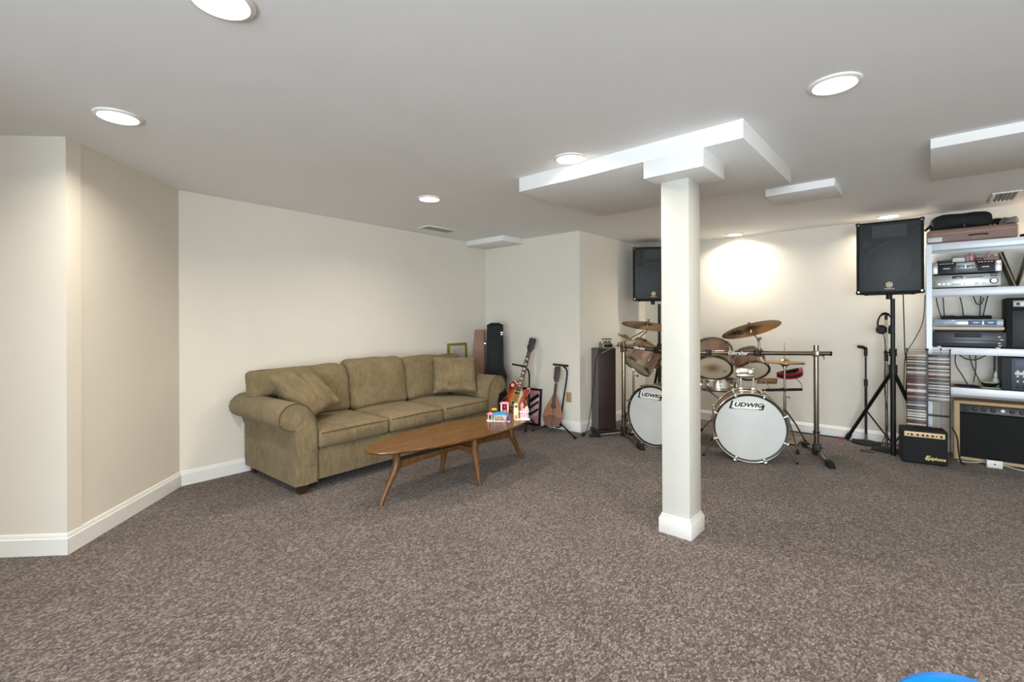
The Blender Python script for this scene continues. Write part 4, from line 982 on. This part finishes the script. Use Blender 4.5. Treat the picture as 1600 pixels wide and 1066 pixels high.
# tower speaker and device
u_ = V((.6, .8, 0)); w_ = V((-.8, .6, 0))
tw = thing('tower_speaker', 'tall dark brown floor speaker with lighter edge, beside the step wall', 'floor speaker', M=frame_y((-2.80+.115*.6-.085*.8, 4.60+.115*.8+.085*.6, 0), (.8, -.6, 0)))
obj('cabinet', B().box((0, 0, .50), (.215, .155, .90), .003), mat('dark_brown_veneer', (52, 38, 36), .45, var=.15, vscale=5), tw)
obj('front_baffle', B().box((-.115, 0, .50), (.015, .17, .905), .003), mat('grey_baffle', (98, 92, 86), .6, var=.04), tw)
obj('top_board', B().box((-.005, 0, .953), (.235, .17, .012), .003), mat('brown_top', (70, 58, 52), .5), tw)
obj('plinth', B().box((0, -.01, .022), (.27, .22, .044), .004), mat('black_brown_plinth', (38, 26, 24), .5), tw)
dv = thing('drum_module', 'small silver electronic box with carry handle on top of the brown floor speaker', 'electronic box', M=frame_y((-2.775, 4.735, .9592), tuple(-Fv+Lv*.25)) @ Matrix.Rotation(.0, 4, 'X'))
obj('body', B().prism([(-.05, 0), (.06, 0), (.06, .05), (-.02, .075), (-.05, .06)], -.065, .065, M=Matrix.Rotation(-pi/2, 4, 'Z') @ XZ, bev=.004), mat('grey_metal_case', (140, 138, 128), .4, metal=.4, var=.08), dv)
obj('handle', B().tube([(-.055, -.03, .06), (-.055, -.03, .105), (.055, -.03, .105), (.055, -.03, .06)], .007, 8), M_dullchrome, dv)
obj('screen', B().box((0, -.062, .03), (.09, .004, .03), .001), M_inkblack, dv)
for x in (-.04, 0, .04): obj('knob', B().cyl((x, -.01, .07), (x, -.01, .085), .009), M_black, dv)
# cables
def cable(label, pts, r=.004, m=M_cable, n=8, cat='cable'): return solo('cable', B().tube(bez(pts, n), r, 6), m, label, cat)
cable('thin black cable hanging from the silver box down the brown floor speaker', [(-2.745, 4.625, .97), (-2.80, 4.575, .85), (-2.835, 4.565, .5), (-2.87, 4.56, .25), (-2.90, 4.545, .06), (-2.90, 4.50, .006), (-2.87, 4.42, .006)])
solo('plug', B().cyl((-2.875, 4.425, .017), (-2.86, 4.385, .017), .015), M_rubber, 'black plug lying on the carpet by the alcove corner', 'plug')
cable('black cable lying along the foot of the back wall', [(-1.45, 6.12, .007), (-1.2, 6.13, .007), (-.95, 6.125, .007), (-.78, 6.13, .007), (-.55, 6.15, .007), (-.25, 6.14, .007)], .006)
solo('plug', B().cyl((-.745, 6.10, .012), (-.705, 6.10, .012), .010), mat('red_plug', (170, 60, 52), .4), 'red plug lying on the cable by the back wall', 'plug')
solo('plug', B().cyl((-.675, 6.10, .012), (-.63, 6.10, .012), .010), mat('yellow_plug', (214, 186, 110), .4), 'yellow plug lying on the cable by the back wall', 'plug')
cable('black cable hanging down from the right loudspeaker', [(-.20, 5.86, 1.515), (-.195, 5.88, 1.2), (-.19, 5.88, .98), (-.175, 5.88, .8), (-.19, 5.9, .5)], .0045)
cable('black cable slanting from the shelving to the top of the disc rack', [(-.042, 5.86, 1.50), (-.06, 5.86, 1.25), (-.12, 5.86, 1.08), (-.185, 5.86, .92), (-.20, 5.86, .6)], .0035)
cable('thin dark cable twisting down the chrome microphone stand', [(-.350, 5.815, 1.14), (-.335, 5.815, 1.02), (-.340, 5.812, .6), (-.318, 5.812, .3), (-.37, 5.76, .05), (-.46, 5.72, .006), (-.52, 5.68, .006), (-.46, 5.63, .006), (-.40, 5.66, .006)], .0035)
cable('thin black cable running down behind the left loudspeaker stand', [(-2.49, 5.80, 1.52), (-2.485, 5.81, 1.1), (-2.50, 5.83, .6)], .004)
# ------------------------------------------------------------------ metal shelving and what stands on it
M_steel = mat('pale_blue_steel', (238, 242, 247), .4, metal=.1, var=.03, vscale=6)
M_board = mat('shelf_board', (150, 138, 124), .7, var=.1)
sh = thing('shelving_unit', 'pale blue-white steel shelving unit with four shelves at the right edge', 'shelving', (0, 0, 0))
YF, YB, XL, XR = 5.83, 6.16, -.036, 1.16
TOPS = [1.967, 1.552, 1.018, .660]
for x, sx in ((XL, 1), (XR, -1)):
    for y, sy in ((YF, 1), (YB, -1)):
        b = B().box((x+sx*.021, y+sy*.001, .98), (.042, .002, 1.96)).box((x+sx*.001, y+sy*.021, .98), (.002, .042, 1.96))
        up_ = obj('upright', b, M_steel, sh)
        ho = B()
        for k in range(38): ho.box((x-sx*.0004, y+sy*.021, .06+.05*k), (.0012, .012, .022))
        obj('slots', ho, M_inkblack, up_)
for z in TOPS:
    b = B().box(((XL+XR)/2, YF+.002, z-.031), (XR-XL-.086, .003, .062), .001).box(((XL+XR)/2, YB-.002, z-.031), (XR-XL-.086, .003, .062), .001)
    for x in (XL+.004, XR-.004): b.box((x, (YF+YB)/2, z-.031), (.003, YB-YF-.006, .062), .001)
    b.box(((XL+XR)/2, (YF+YB)/2, z-.004), (XR-XL-.012, YB-YF-.008, .004))
    s_ = obj('shelf', b, M_steel, sh); obj('board', B().box(((XL+XR)/2, (YF+YB)/2, z-.001), (XR-XL-.012, YB-YF-.01, .002)), M_board, s_)
YI = YF+.006
# top of the unit
su = thing('suitcase', 'dusty pink-brown flat case lying on top of the shelving', 'suitcase', (.262, 0, TOPS[0]))
M_su = mat('pinkbrown_leather', (150, 122, 112), .55, var=.1, vscale=9)
obj('body', B().soft((.296, .155, .062), .025, (14, 10, 6), bulge=(0, 0, .006), M=Matrix.Translation((0, YI+.160, .064))), M_su, su)
obj('lid_rim', B().box((0, YI+.004, .086), (.56, .008, .012), .003), mat('copper_rim', (186, 140, 120), .4, var=.1), su)
obj('tag', B().box((-.235, YI+.003, .035), (.10, .004, .042), .001), M_white, su)
obj('handle', B().tube(bez([(.0, YI+.004, .05), (.0, YI-.02, .052), (.10, YI-.02, .052), (.10, YI+.004, .05)], 4), .006, 6), M_rose, su)
bg = thing('equipment_bag', 'black padded bag lying on the pink-brown case atop the shelving', 'bag', (.195, 0, TOPS[0]+.129))
def bagfn(p):
    if p.x < 0: p.z -= max(0, -p.x-.12)*.25
    return p
obj('body', B().soft((.20, .115, .066), .04, (18, 10, 8), bulge=(.01, .012, .010), amp=.012, fr=7, seed=3, fn=bagfn, M=Matrix.Translation((0, YI+.15, .066))), M_gig, bg)
obj('strap', B().box((.03, YI+.031, .068), (.014, .006, .125), .002), M_black, bg)
obj('flap', B().tube(bez([(-.18, YI+.08, .07), (-.215, YI+.06, .03), (-.235, YI+.04, .006)], 6), .012, 8), M_black, bg)
solo('cable_bundle', B().tube(bez([(.0, 0, .02), (.03, .02, .045), (.07, -.01, .02), (.05, .03, .012), (.01, -.02, .05), (.06, .02, .055), (.085, 0, .03)], 8), .011, 7), M_black, 'bundle of dark cable beside the black bag atop the shelving', 'cable', (.40, YI+.07, TOPS[0]+.122))
def crumple(v): return v+noise.noise_vector(v*30)*.012
cb = B().soft((.05, .05, .024), .015, (10, 10, 5), amp=.022, fr=22, seed=8)
solo('crumpled_bag', cb, mat('grey_plastic_bag', (120, 110, 104), .4, var=.3, vscale=20), 'crumpled grey-brown bag on the right end of the pink-brown case', 'bag', (.505, YI+.07, TOPS[0]+.155))
solo('cable_coil', B().tube([(.03*cos(a), .03*sin(a), .008+.001*a) for a in [k*.5 for k in range(40)]], .004, 6), M_cable, 'small coil of black cable on the shelving top, right of the case', 'cable', (.60, YI+.06, TOPS[0]))
# second shelf
rc = thing('stereo_receiver', 'silver stereo receiver with round volume knob on the second shelf', 'receiver', (.227, YI, TOPS[1]))
obj('body', B().box((0, .15, .066), (.43, .28, .108), .003), M_black, rc)
obj('faceplate', B().box((0, .004, .066), (.444, .012, .112), .002), M_silver, rc)
obj('display', B().box((-.05, -.003, .098), (.07, .003, .024), .001), mat('dark_display', (60, 64, 68), .2), rc)
obj('slot', B().box((.06, -.003, .093), (.11, .003, .006)), M_inkblack, rc)
kb = obj('volume_knob', B().cyl((.18, -.002, .055), (.18, -.018, .055), .021, .019), M_silver, rc); obj('knob_ring', B().lathe([(.021, 0), (.027, 0), (.027, .003), (.021, .003)], 32, M=Matrix.Translation((.18, -.0055, .055)) @ Matrix.Rotation(pi/2, 4, 'X') @ Matrix.Translation((0, 0, -.004)), close=True), M_inkblack, kb)
for x in (-.17, -.14, -.11): obj('knob', B().cyl((x, -.002, .04), (x, -.014, .04), .010), M_dullchrome, rc)
for x in (-.08, -.065, -.05, -.035, -.005): obj('button', B().box((x, -.003, .036), (.009, .005, .006), .001), M_black, rc)
for x in (.075, .12): obj('button', B().box((x, -.003, .036), (.024, .006, .010), .002), M_dullchrome, rc)
for z in (.115, .098): obj('button', B().box((.18, -.003, z), (.045, .004, .008), .001), M_black, rc)
for z in (.04, .06): obj('socket', B().cyl((-.205, -.002, z), (-.205, -.005, z), .005), M_inkblack, rc)
for x in (-.18, .18): obj('foot', B().cyl((x, .03, 0), (x, .03, .012), .012), M_rubber, rc)
dk = thing('cassette_deck', 'silver and black twin cassette deck stacked on the receiver', 'cassette deck', (.230, YI, TOPS[1]+.1222))
obj('body', B().box((0, .14, .064), (.44, .27, .10), .003), M_black, dk)
obj('faceplate', B().box((0, .004, .062), (.452, .012, .104), .002), mat('dark_faceplate', (30, 30, 31), .35), dk)
for s_ in (-1, 1):
    obj('end_panel', B().box((s_*.205, -.003, .062), (.042, .004, .10), .002), M_silver, dk)
    w2 = obj('cassette_door', B().box((s_*.125, -.004, .06), (.098, .006, .066), .002), M_inkblack, dk); obj('label_strip', B().box((s_*.125, -.0075, .058), (.045, .001, .005)), M_silver, w2)
    for k in range(5): obj('button', B().box((s_*.125-.04+.02*k, -.004, .102), (.014, .006, .007), .001), M_silver, dk)
obj('centre_panel', B().box((0, -.004, .078), (.122, .006, .06), .002), M_silver, dk)
for x in (-.03, .03): obj('meter', B().box((x, -.0075, .068), (.052, .002, .026), .001), mat('grey_meter', (112, 116, 122), .2), dk)
for x in (-.18, .18): obj('foot', B().cyl((x, .03, 0), (x, .03, .014), .012), M_rubber, dk)
obj('knob', B().cyl((.205, -.004, .092), (.205, -.014, .092), .013), M_dullchrome, dk)
ZD = TOPS[1]+.1222+.1145
def smallbox(name, label, cat, x, z, d, m, y=.06, rz=0, parts=()):
    return solo(name, B().box((0, 0, d[2]/2), d, .002), m, label, cat, (x, YI+y, z), rz)
smallbox('cassette_case', 'white cassette case on the cassette deck, lower of the pair', 'cassette', .188, ZD, (.085, .06, .019), M_white)
smallbox('cassette_case', 'white cassette case lying on top of its twin on the cassette deck', 'cassette', .186, ZD+.0195, (.082, .06, .018), M_white, rz=.05)
smallbox('cassette_case', 'grey cassette case crowning the white pair on the cassette deck', 'cassette', .184, ZD+.038, (.085, .06, .017), mat('grey_case', (128, 122, 124), .4, var=.2, vscale=40))
solo('drink_can', B().lathe([(0, 0), (.020, .001), (.024, .006), (.024, .066), (.020, .072), (0, .071)], 28), mat('pink_can', (196, 140, 142), .35, metal=.2, var=.3, vscale=50), 'pink can standing on the cassette deck', 'can', (.268, YI+.055, ZD))
solo('small_jar', B().lathe([(0, 0), (.014, .001), (.015, .045), (.010, .052), (.011, .06), (0, .06)], 24), mat('lilac_jar', (168, 150, 158), .3), 'narrow lilac jar just left of the pink can', 'jar', (.229+.012, YI+.03, ZD))
smallbox('small_box', 'dark red box on the cassette deck beside the pink can', 'box', .318, ZD, (.045, .06, .030), mat('dark_red_card', (128, 34, 40), .5, var=.1))
smallbox('small_box', 'long tan box at the right end of the cassette deck', 'box', .393, ZD, (.098, .06, .030), mat('tan_card', (150, 122, 106), .6, var=.1))
smallbox('small_box', 'grey framed box lying across the red and tan boxes', 'box', .325, ZD+.0305, (.06, .03, .034), mat('grey_green_card', (134, 142, 130), .5, var=.1))
smallbox('small_box', 'upright pink box standing on the tan box', 'box', .378, ZD+.0305, (.02, .04, .042), mat('pink_card', (190, 132, 136), .5, var=.1))
solo('figurine', B().ball((0, 0, .014), .014, (1.2, .9, 1)).ball((.006, -.004, .034), .010).ball((-.012, 0, .026), .008), mat('pale_pink_china', (226, 196, 188), .3, var=.1), 'pale pink figurine at the right end of the tan box', 'figurine', (.424, YI+.06, ZD+.0305))
smallbox('cable_box', 'flat black box at the left end of the cassette deck', 'box', .09, ZD, (.10, .09, .020), M_black)
# records leaning in a V
M_slv = [mat('sleeve_'+n, c, .6, var=.08) for n, c in [('cream', (206, 188, 156)), ('brown', (120, 96, 70)), ('black', (40, 36, 32)), ('tan', (186, 160, 124)), ('pale', (214, 206, 190))]]
for k, (xb, lean, mi, lb) in enumerate([(.535, -.30, 0, 'cream record sleeve at the left side of the leaning V on the second shelf'), (.540, -.29, 1, 'brown record sleeve leaning left, second from the left of the V'), (.546, -.275, 2, 'black record sleeve leaning left, nearest the gap of the V'), (.556, .22, 3, 'tan record sleeve leaning right on the far side of the V'), (.562, .235, 4, 'pale record sleeve leaning right, behind the tan sleeve of the V')]):
    t = solo('record_sleeve', B().box((0, .157, .157), (.004, .314, .314), .001), M_slv[mi], lb, 'record', (xb, YI, TOPS[1]+.0012), group='records leaning on the second shelf'); t.rotation_euler = (0, lean, 0)
# third shelf
cp = thing('disc_player', 'wide black disc player on the third shelf', 'disc player', (.242, YI, TOPS[2]))
obj('body', B().box((0, .15, .077), (.47, .28, .126), .003), M_black, cp)
M_dark = mat('dark_grey_face', (52, 54, 58), .35, var=.04)
obj('faceplate', B().box((0, .004, .077), (.478, .014, .132), .003), M_dark, cp)
obj('display', B().box((.0, -.004, .112), (.17, .004, .036), .001), M_inkblack, cp); obj('tray', B().box((-.01, -.005, .052), (.38, .006, .036), .003), mat('tray_grey', (68, 70, 74), .3), cp)
for x, z in ((.195, .10), (.21, .075), (.195, .045), (.2, .025)): obj('button', B().box((x, -.005, z), (.026, .006, .010), .002), M_dullchrome, cp)
obj('button', B().box((-.205, -.005, .10), (.03, .004, .008), .001), M_black, cp)
for x in (-.19, .19): obj('foot', B().cyl((x, .02, 0), (x, .02, .012), .016), M_white, cp)
tt_ = thing('turntable', 'silver turntable with clear lid stacked on the black disc player', 'turntable', (.240, YI, TOPS[2]+.1432))
obj('plinth', B().box((0, .15, .030), (.462, .29, .026), .004), M_cream, tt_); obj('base', B().box((0, .15, .010), (.44, .27, .016), .002), M_black, tt_)
obj('lid', B().box((0, .15, .078), (.452, .284, .066), .006), mat('smoked_clear_lid', (176, 190, 202), .12, spec=.6, metal=.35, var=.06), tt_)
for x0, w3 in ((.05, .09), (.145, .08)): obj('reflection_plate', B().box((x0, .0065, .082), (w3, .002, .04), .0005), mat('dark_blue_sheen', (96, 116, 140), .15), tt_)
cl = B().soft((.165, .07, .016), .014, (20, 8, 4), amp=.014, fr=14, seed=5)
solo('shoulder_strap', cl, M_gig, 'folded black strap bag lying on the turntable lid', 'strap', (.235, YI+.13, TOPS[2]+.1432+.111+.014))
ba = thing('bass_amplifier', 'black amplifier with silver control strip at the right end of the third shelf', 'amplifier', (.665, YI, TOPS[2]))
obj('cabinet', B().box((0, .15, .218), (.375, .29, .436), .012), M_cab, ba)
obj('grille_cloth', B().box((.01, .002, .17), (.32, .006, .31), .003), M_grille, ba)
obj('control_panel', B().box((.01, .0, .385), (.31, .008, .055), .002), M_silver, ba)
for k in range(6): obj('knob', B().cyl((-.115+.045*k, -.003, .383), (-.115+.045*k, -.018, .383), .012, .010), M_black, ba)
# fourth shelf
gm = solo('green_cloth', B().soft((.065, .06, .006), .005, (10, 10, 3), amp=.005, fr=20, seed=2), mat('pale_green_cloth', (166, 176, 140), .9, var=.12, vscale=30), 'pale green cloth under the black bowl on the lowest shelf', 'cloth', (.395, YI+.085, TOPS[3]+.009))
bw = thing('bowl', 'small black bowl filled with pale green pieces on the lowest shelf', 'bowl', (.385, YI+.08, TOPS[3]+.0165))
obj('shell', B().lathe([(0, 0), (.032, 0), (.052, .018), (.058, .034), (.054, .034), (.048, .020), (.03, .006), (0, .006)], 32), M_inkblack, bw)
random.seed(3)
for k in range(9):
    a = random.random()*6.28; r_ = .034*random.random()**.5; obj('piece', B().ball((r_*cos(a), r_*sin(a), .026+.012*random.random()), .013, (1.2, 1, .7)), mat('pale_green_piece', (196, 200, 156), .6, var=.15) if k == 0 else bpy.data.materials['pale_green_piece'], bw)
bo_ = thing('spray_bottle', 'small white spray bottle behind the black bowl', 'bottle', (.425, YI+.13, TOPS[3]+.0012))
obj('bottle', B().lathe([(0, 0), (.021, 0), (.023, .006), (.023, .075), (.012, .095), (.009, .11), (0, .11)], 28), mat('clear_white_plastic', (206, 208, 206), .25, var=.03), bo_); obj('spray_cap', B().lathe([(.012, .105), (.012, .128), (.007, .135), (.007, .15), (0, .152)], 20), M_white, bo_)
mx = thing('mixing_amplifier', 'dark grey mixing amplifier with rows of white knobs on the lowest shelf', 'mixer', (.650, YI, TOPS[3]))
obj('cabinet', B().box((0, .14, .143), (.40, .27, .286), .006), mat('mixer_side', (40, 44, 46), .6, var=.1), mx)
obj('panel', B().box((.025, .0, .145), (.335, .008, .268), .003), mat('slate_panel', (70, 78, 90), .4, var=.05), mx)
obj('vent_area', B().box((.03, -.005, .225), (.30, .003, .085), .002), mat('slate_mesh', (92, 102, 116), .4, var=.3, vscale=160), mx)
obj('strip', B().box((.03, -.005, .152), (.30, .003, .024), .001), M_white, mx)
for r_, z in enumerate((.172, .128, .085)):
    for k in range(8): obj('knob', B().cyl((-.105+.036*k, -.004, z), (-.105+.036*k, -.016, z), .0085, .007), M_white, mx)
for k in range(8): obj('fader', B().box((-.105+.036*k, -.006, .04), (.020, .006, .026), .002), M_black, mx)
# cables hanging behind the shelves
for lab, p in [('black cable hanging behind the third shelf, leftmost of three groups', [(.035, 6.05, 1.48), (.05, 6.06, 1.38), (.09, 6.07, 1.22)]), ('black cable hanging straight behind the turntable at left', [(.085, 6.08, 1.48), (.09, 6.08, 1.36), (.10, 6.08, 1.2)]),
   ('black cable hanging behind the middle of the turntable', [(.20, 6.07, 1.48), (.215, 6.08, 1.4), (.235, 6.08, 1.2)]), ('looped black cable behind the right half of the turntable', [(.29, 6.07, 1.485), (.31, 6.08, 1.42), (.34, 6.08, 1.41), (.36, 6.08, 1.47)]), ('thick black cable hanging behind the turntable under the receiver', [(.34, 6.07, 1.485), (.335, 6.08, 1.4), (.33, 6.08, 1.2)]), ('black cable slanting behind the turntable to the right', [(.385, 6.07, 1.485), (.37, 6.08, 1.4), (.345, 6.08, 1.24)]),
   ('black cable hanging down to the lowest shelf just right of the disc rack', [(.165, 6.0, .955), (.17, 6.02, .85), (.215, 6.0, .75), (.25, 5.98, .668)]), ('black cable crossing behind the lowest shelf, right of the first', [(.26, 6.06, .955), (.28, 6.06, .85), (.33, 6.05, .70)]), ('straight black cable in the middle of the lowest shelf', [(.305, 6.09, .955), (.305, 6.09, .82), (.29, 6.08, .69)]), ('drooping loop of black cable under the third shelf', [(.18, 6.1, .955), (.24, 6.1, .905), (.31, 6.1, .90), (.39, 6.1, .955)]), ('straight black cable behind the spray bottle', [(.43, 6.1, .955), (.428, 6.1, .85), (.425, 6.1, .70)])]:
    cable(lab, p, .0042)
cable('tangle of black cable lying flat on the lowest shelf by the disc rack', [(.15, YI+.08, .672), (.22, YI+.05, .668), (.30, YI+.06, .668), (.31, YI+.12, .668), (.22, YI+.13, .672), (.17, YI+.10, .676), (.24, YI+.07, .680), (.29, YI+.09, .678)], .0062)
# ------------------------------------------------------------------ amplifiers on the floor
pa = thing('practice_amplifier', 'small black guitar amplifier with gold script and cream control panel on the carpet', 'amplifier', M=frame_y((-.049, 5.491, 0), (.143, -.99, 0)))
obj('cabinet', B().box((0, .095, .155), (.312, .19, .298), .014, seg=3), M_cab, pa)
obj('grille_cloth', B().box((0, -.001, .122), (.272, .006, .208), .003), mat('black_grille_cloth', (30, 32, 34), .9, var=.2, vscale=150), pa)
cpn = obj('control_panel', B().box((0, -.002, .260), (.272, .008, .044), .002), mat('cream_panel', (232, 200, 150), .4, var=.03), pa)
for x in (-.085, -.045, -.01, .02, .055): obj('knob', B().cyl((x, -.004, .258), (x, -.020, .258), .0095, .008), M_inkblack, pa)
for x in (-.11, .08): obj('jack', B().cyl((x, -.004, .258), (x, -.010, .258), .006), M_inkblack, pa)
obj('power_switch', B().box((.112, -.007, .258), (.016, .008, .02), .002), M_rose, pa)
sc_ = B().text('E', .052, Matrix.Translation((.018, -.0042, .062)) @ XZ, .0012, .22, .0018, 1.1)
sc_.text('piphone', .036, Matrix.Translation((.083, -.0042, .060)) @ XZ, .0012, .22, .0012, .98)
sc_.box((.008, -.0048, .060), (.014, .0012, .004))
obj('script', sc_, M_gold, pa, smooth=False)
for sx in (-.12, .12): obj('foot', B().cyl((sx, .03, 0), (sx, .03, .01), .014).cyl((sx, .16, 0), (sx, .16, .01), .014), M_rubber, pa)
obj('carry_strap', B().tube(bez([(-.06, .095, .302), (-.04, .095, .314), (.04, .095, .314), (.06, .095, .302)], 5), .006, 6), M_rubber, pa)
ca = thing('combo_amplifier', 'large guitar combo amplifier with tan edging under the lowest shelf', 'amplifier', (.49, 5.865, 0))
M_tan = mat('tan_tolex', (188, 158, 118), .6, var=.06, vscale=40)
f_ = B(); W_, Hh = .68, .53
for s_ in (-1, 1): f_.box((s_*(W_/2-.02), .11, Hh/2+.01), (.04, .24, Hh), .006)
f_.box((0, .11, Hh-.002), (W_-.06, .24, .028), .005).box((0, .11, .026), (W_-.06, .24, .028), .005)
obj('case', f_, M_tan, ca)
obj('back_board', B().box((0, .20, .27), (W_-.07, .02, .48)), M_black, ca)
obj('speaker_grille', B().box((0, .012, .235), (W_-.08, .02, .39), .003), mat('combo_grille', (26, 27, 26), .9, var=.25, vscale=120), ca)
obj('control_panel', B().box((0, .022, .474), (W_-.08, .02, .075), .003, R=Matrix.Rotation(-.2, 3, 'X')), mat('dark_panel', (44, 44, 44), .4, var=.1), ca)
for k in range(10):
    x = -.262+.058*k; obj('knob', B().cyl((x, .010, .474), (x, -.008, .478), .017, .013), M_white if k == 4 else M_inkblack, ca)
for x in (-.3, .3): obj('foot', B().cyl((x, .03, 0), (x, .03, .014), .016).cyl((x, .19, 0), (x, .19, .014), .016), M_rubber, ca)
px = thing('power_box', 'white socket box with black slot on the carpet in front of the combo amplifier', 'power box', (.40, 5.775, 0), .1)
obj('body', B().box((0, 0, .032), (.098, .05, .064), .004), M_white, px); obj('slot', B().box((0, -.001, .0655), (.088, .036, .004), .001), M_inkblack, px); obj('screw', B().cyl((0, -.0255, .032), (0, -.027, .032), .006), M_inkblack, px)
cable('pale grey cable running along the foot of the combo amplifier', [(.17, 5.82, .006), (.27, 5.83, .006), (.33, 5.835, .02), (.40, 5.825, .02), (.47, 5.82, .016), (.55, 5.79, .006), (.66, 5.74, .006)], .0055, mat('pale_grey_sheath', (190, 186, 176), .5))
cable('black cable looped down beside the small guitar amplifier', [(.135, 5.69, .32), (.165, 5.66, .24), (.175, 5.65, .12), (.19, 5.66, .03), (.22, 5.70, .008)], .006)
# ------------------------------------------------------------------ disc rack
XA, XM, XB_ = -.172, -.030, .124; YD = 5.695
M_wire = mat('dark_wire', (58, 56, 54), .4, metal=.5)
dr = thing('disc_rack', 'tall dark wire disc rack with two columns, behind the small guitar amplifier', 'disc rack', (0, 0, 0))
fw = B()
for x in (XA, XM-.004, XM+.004, XB_): 
    for y in (YD+.012, YD+.112): fw.cyl((x, y, .0), (x, y, 1.0), .0032, seg=6)
PIT = .01255; Z0 = .958
n_ = int((Z0-.05)/PIT)
for k in range(n_+1):
    z = Z0-PIT*k-.0115
    for x in (XA, XM-.004, XM+.004, XB_): fw.box((x, YD+.062, z), (.0022, .104, .0014))
    if k >= 33: fw.box(((XM+XB_)/2, YD+.112, z), (XB_-XM-.004, .0016, .0014))
for z in (.05, .40, .972, .99):
    fw.box(((XA+XB_)/2, YD+.112, z), (XB_-XA, .003, .003))
fw.box((.065, YD+.112, .5), (.003, .003, 1.0))
fw.box(((XM+XB_)/2, YD+.06, .40), (XB_-XM, .10, .004))
obj('wire_frame', fw, M_wire, dr)
for x in (XA, XM-.012, XM+.012, .065, XB_):
    y = YD+.012 if x != .065 else YD+.112
    obj('ball_tip', B().ball((x if abs(x-XM) > .02 else XM+math.copysign(.005, x-XM), y, 1.002), .007), M_black, dr)
obj('side_panel', B().box((XM, YD+.01, .50), (.012, .004, .96)), M_wire, dr)
PAL = {'white': (222, 216, 206), 'brown': (106, 88, 78), 'dark grey': (62, 58, 58), 'red': (112, 52, 50), 'pale grey': (168, 160, 152), 'tan': (176, 140, 108), 'blue-grey': (112, 122, 132)}
CM = {k: mat('spine_'+k.replace(' ', '_').replace('-', '_'), v, .35, var=.12, vscale=70, coat=.3) for k, v in PAL.items()}
proto = None
LEFT = ['pale grey', 'white', 'brown', 'tan', 'dark grey', 'white', 'brown', 'pale grey', 'dark grey', 'brown', 'white', 'dark grey', 'brown', 'white', 'pale grey', 'brown', 'red', 'brown', 'red', 'dark grey', 'red', 'brown', 'white', 'red', 'red', 'brown', 'white', 'white', 'brown', 'dark grey', 'red', 'pale grey', 'brown', 'red', 'dark grey', 'blue-grey', 'brown', 'white', 'dark grey', 'brown', 'dark grey', 'white', 'brown', 'white', 'pale grey', 'white', 'brown', 'white', 'brown', 'red', 'dark grey', 'white', 'tan', 'white', 'tan']
RIGHT = ['brown', 'dark grey', 'pale grey', 'white', 'brown', 'white', 'dark grey', 'brown', 'white', 'pale grey', 'dark grey', 'white', 'brown', 'pale grey', 'white', 'brown', 'red', 'pale grey', 'dark grey', 'brown', 'pale grey', 'dark grey', 'white', 'blue-grey', 'white', 'brown', 'pale grey', 'dark grey', 'blue-grey', 'white', 'brown', 'white', 'pale grey', 'brown']
random.seed(11)
base_me = {}
for colname, seq, xc, wd in (('left', LEFT, (XA+XM)/2-.002, .134), ('right', RIGHT, (XM+XB_)/2+.002, .142)):
    for k, c_ in enumerate(seq):
        key = (c_, wd)
        if key not in base_me:
            o = obj('disc_case', B().box((0, .0625, .0052), (wd, .124, .0104), .0012), CM[c_]); base_me[key] = o.data
        else:
            o = link(bpy.data.objects.new('disc_case', base_me[key]))
        o.location = (xc, YD+random.uniform(-.004, .002), Z0-PIT*(k+1)+.0022)
        pos = 'topmost' if k == 0 else ordinal(k)+' from the top'
        tag(o, f'{c_}-spined disc case, {pos} in the {colname} column of the wire rack', 'disc case', 'disc cases in the wire rack')
# ------------------------------------------------------------------ child's chair at the bottom edge
M_blue = mat('blue_plastic', (0, 118, 214), .35, var=.02, spec=.5)
ch = thing('childs_chair', 'bright blue plastic chair back peeking in at the bottom right edge', 'chair', M=frame_y((.082, 1.245, 0), (.25, 1, 0)))
R_ = .17
pts = [(-R_, .30), (R_, .30)]+[(R_*cos(a), .417+R_*sin(a)) for a in [pi*k/28 for k in range(29)]]
obj('backrest', B().prism(pts, -.012, .012, M=XZ, bev=.009, seg=4), M_blue, ch)
obj('seat', B().soft((.165, .15, .014), .012, (8, 8, 3), M=Matrix.Translation((0, -.15, .30))), M_blue, ch)
for sx in (-.14, .14):
    for sy in (-.27, -.02): obj('leg', B().cyl((sx*1.1, sy*1.05, 0), (sx, sy, .29), .014, .018), M_blue, ch)
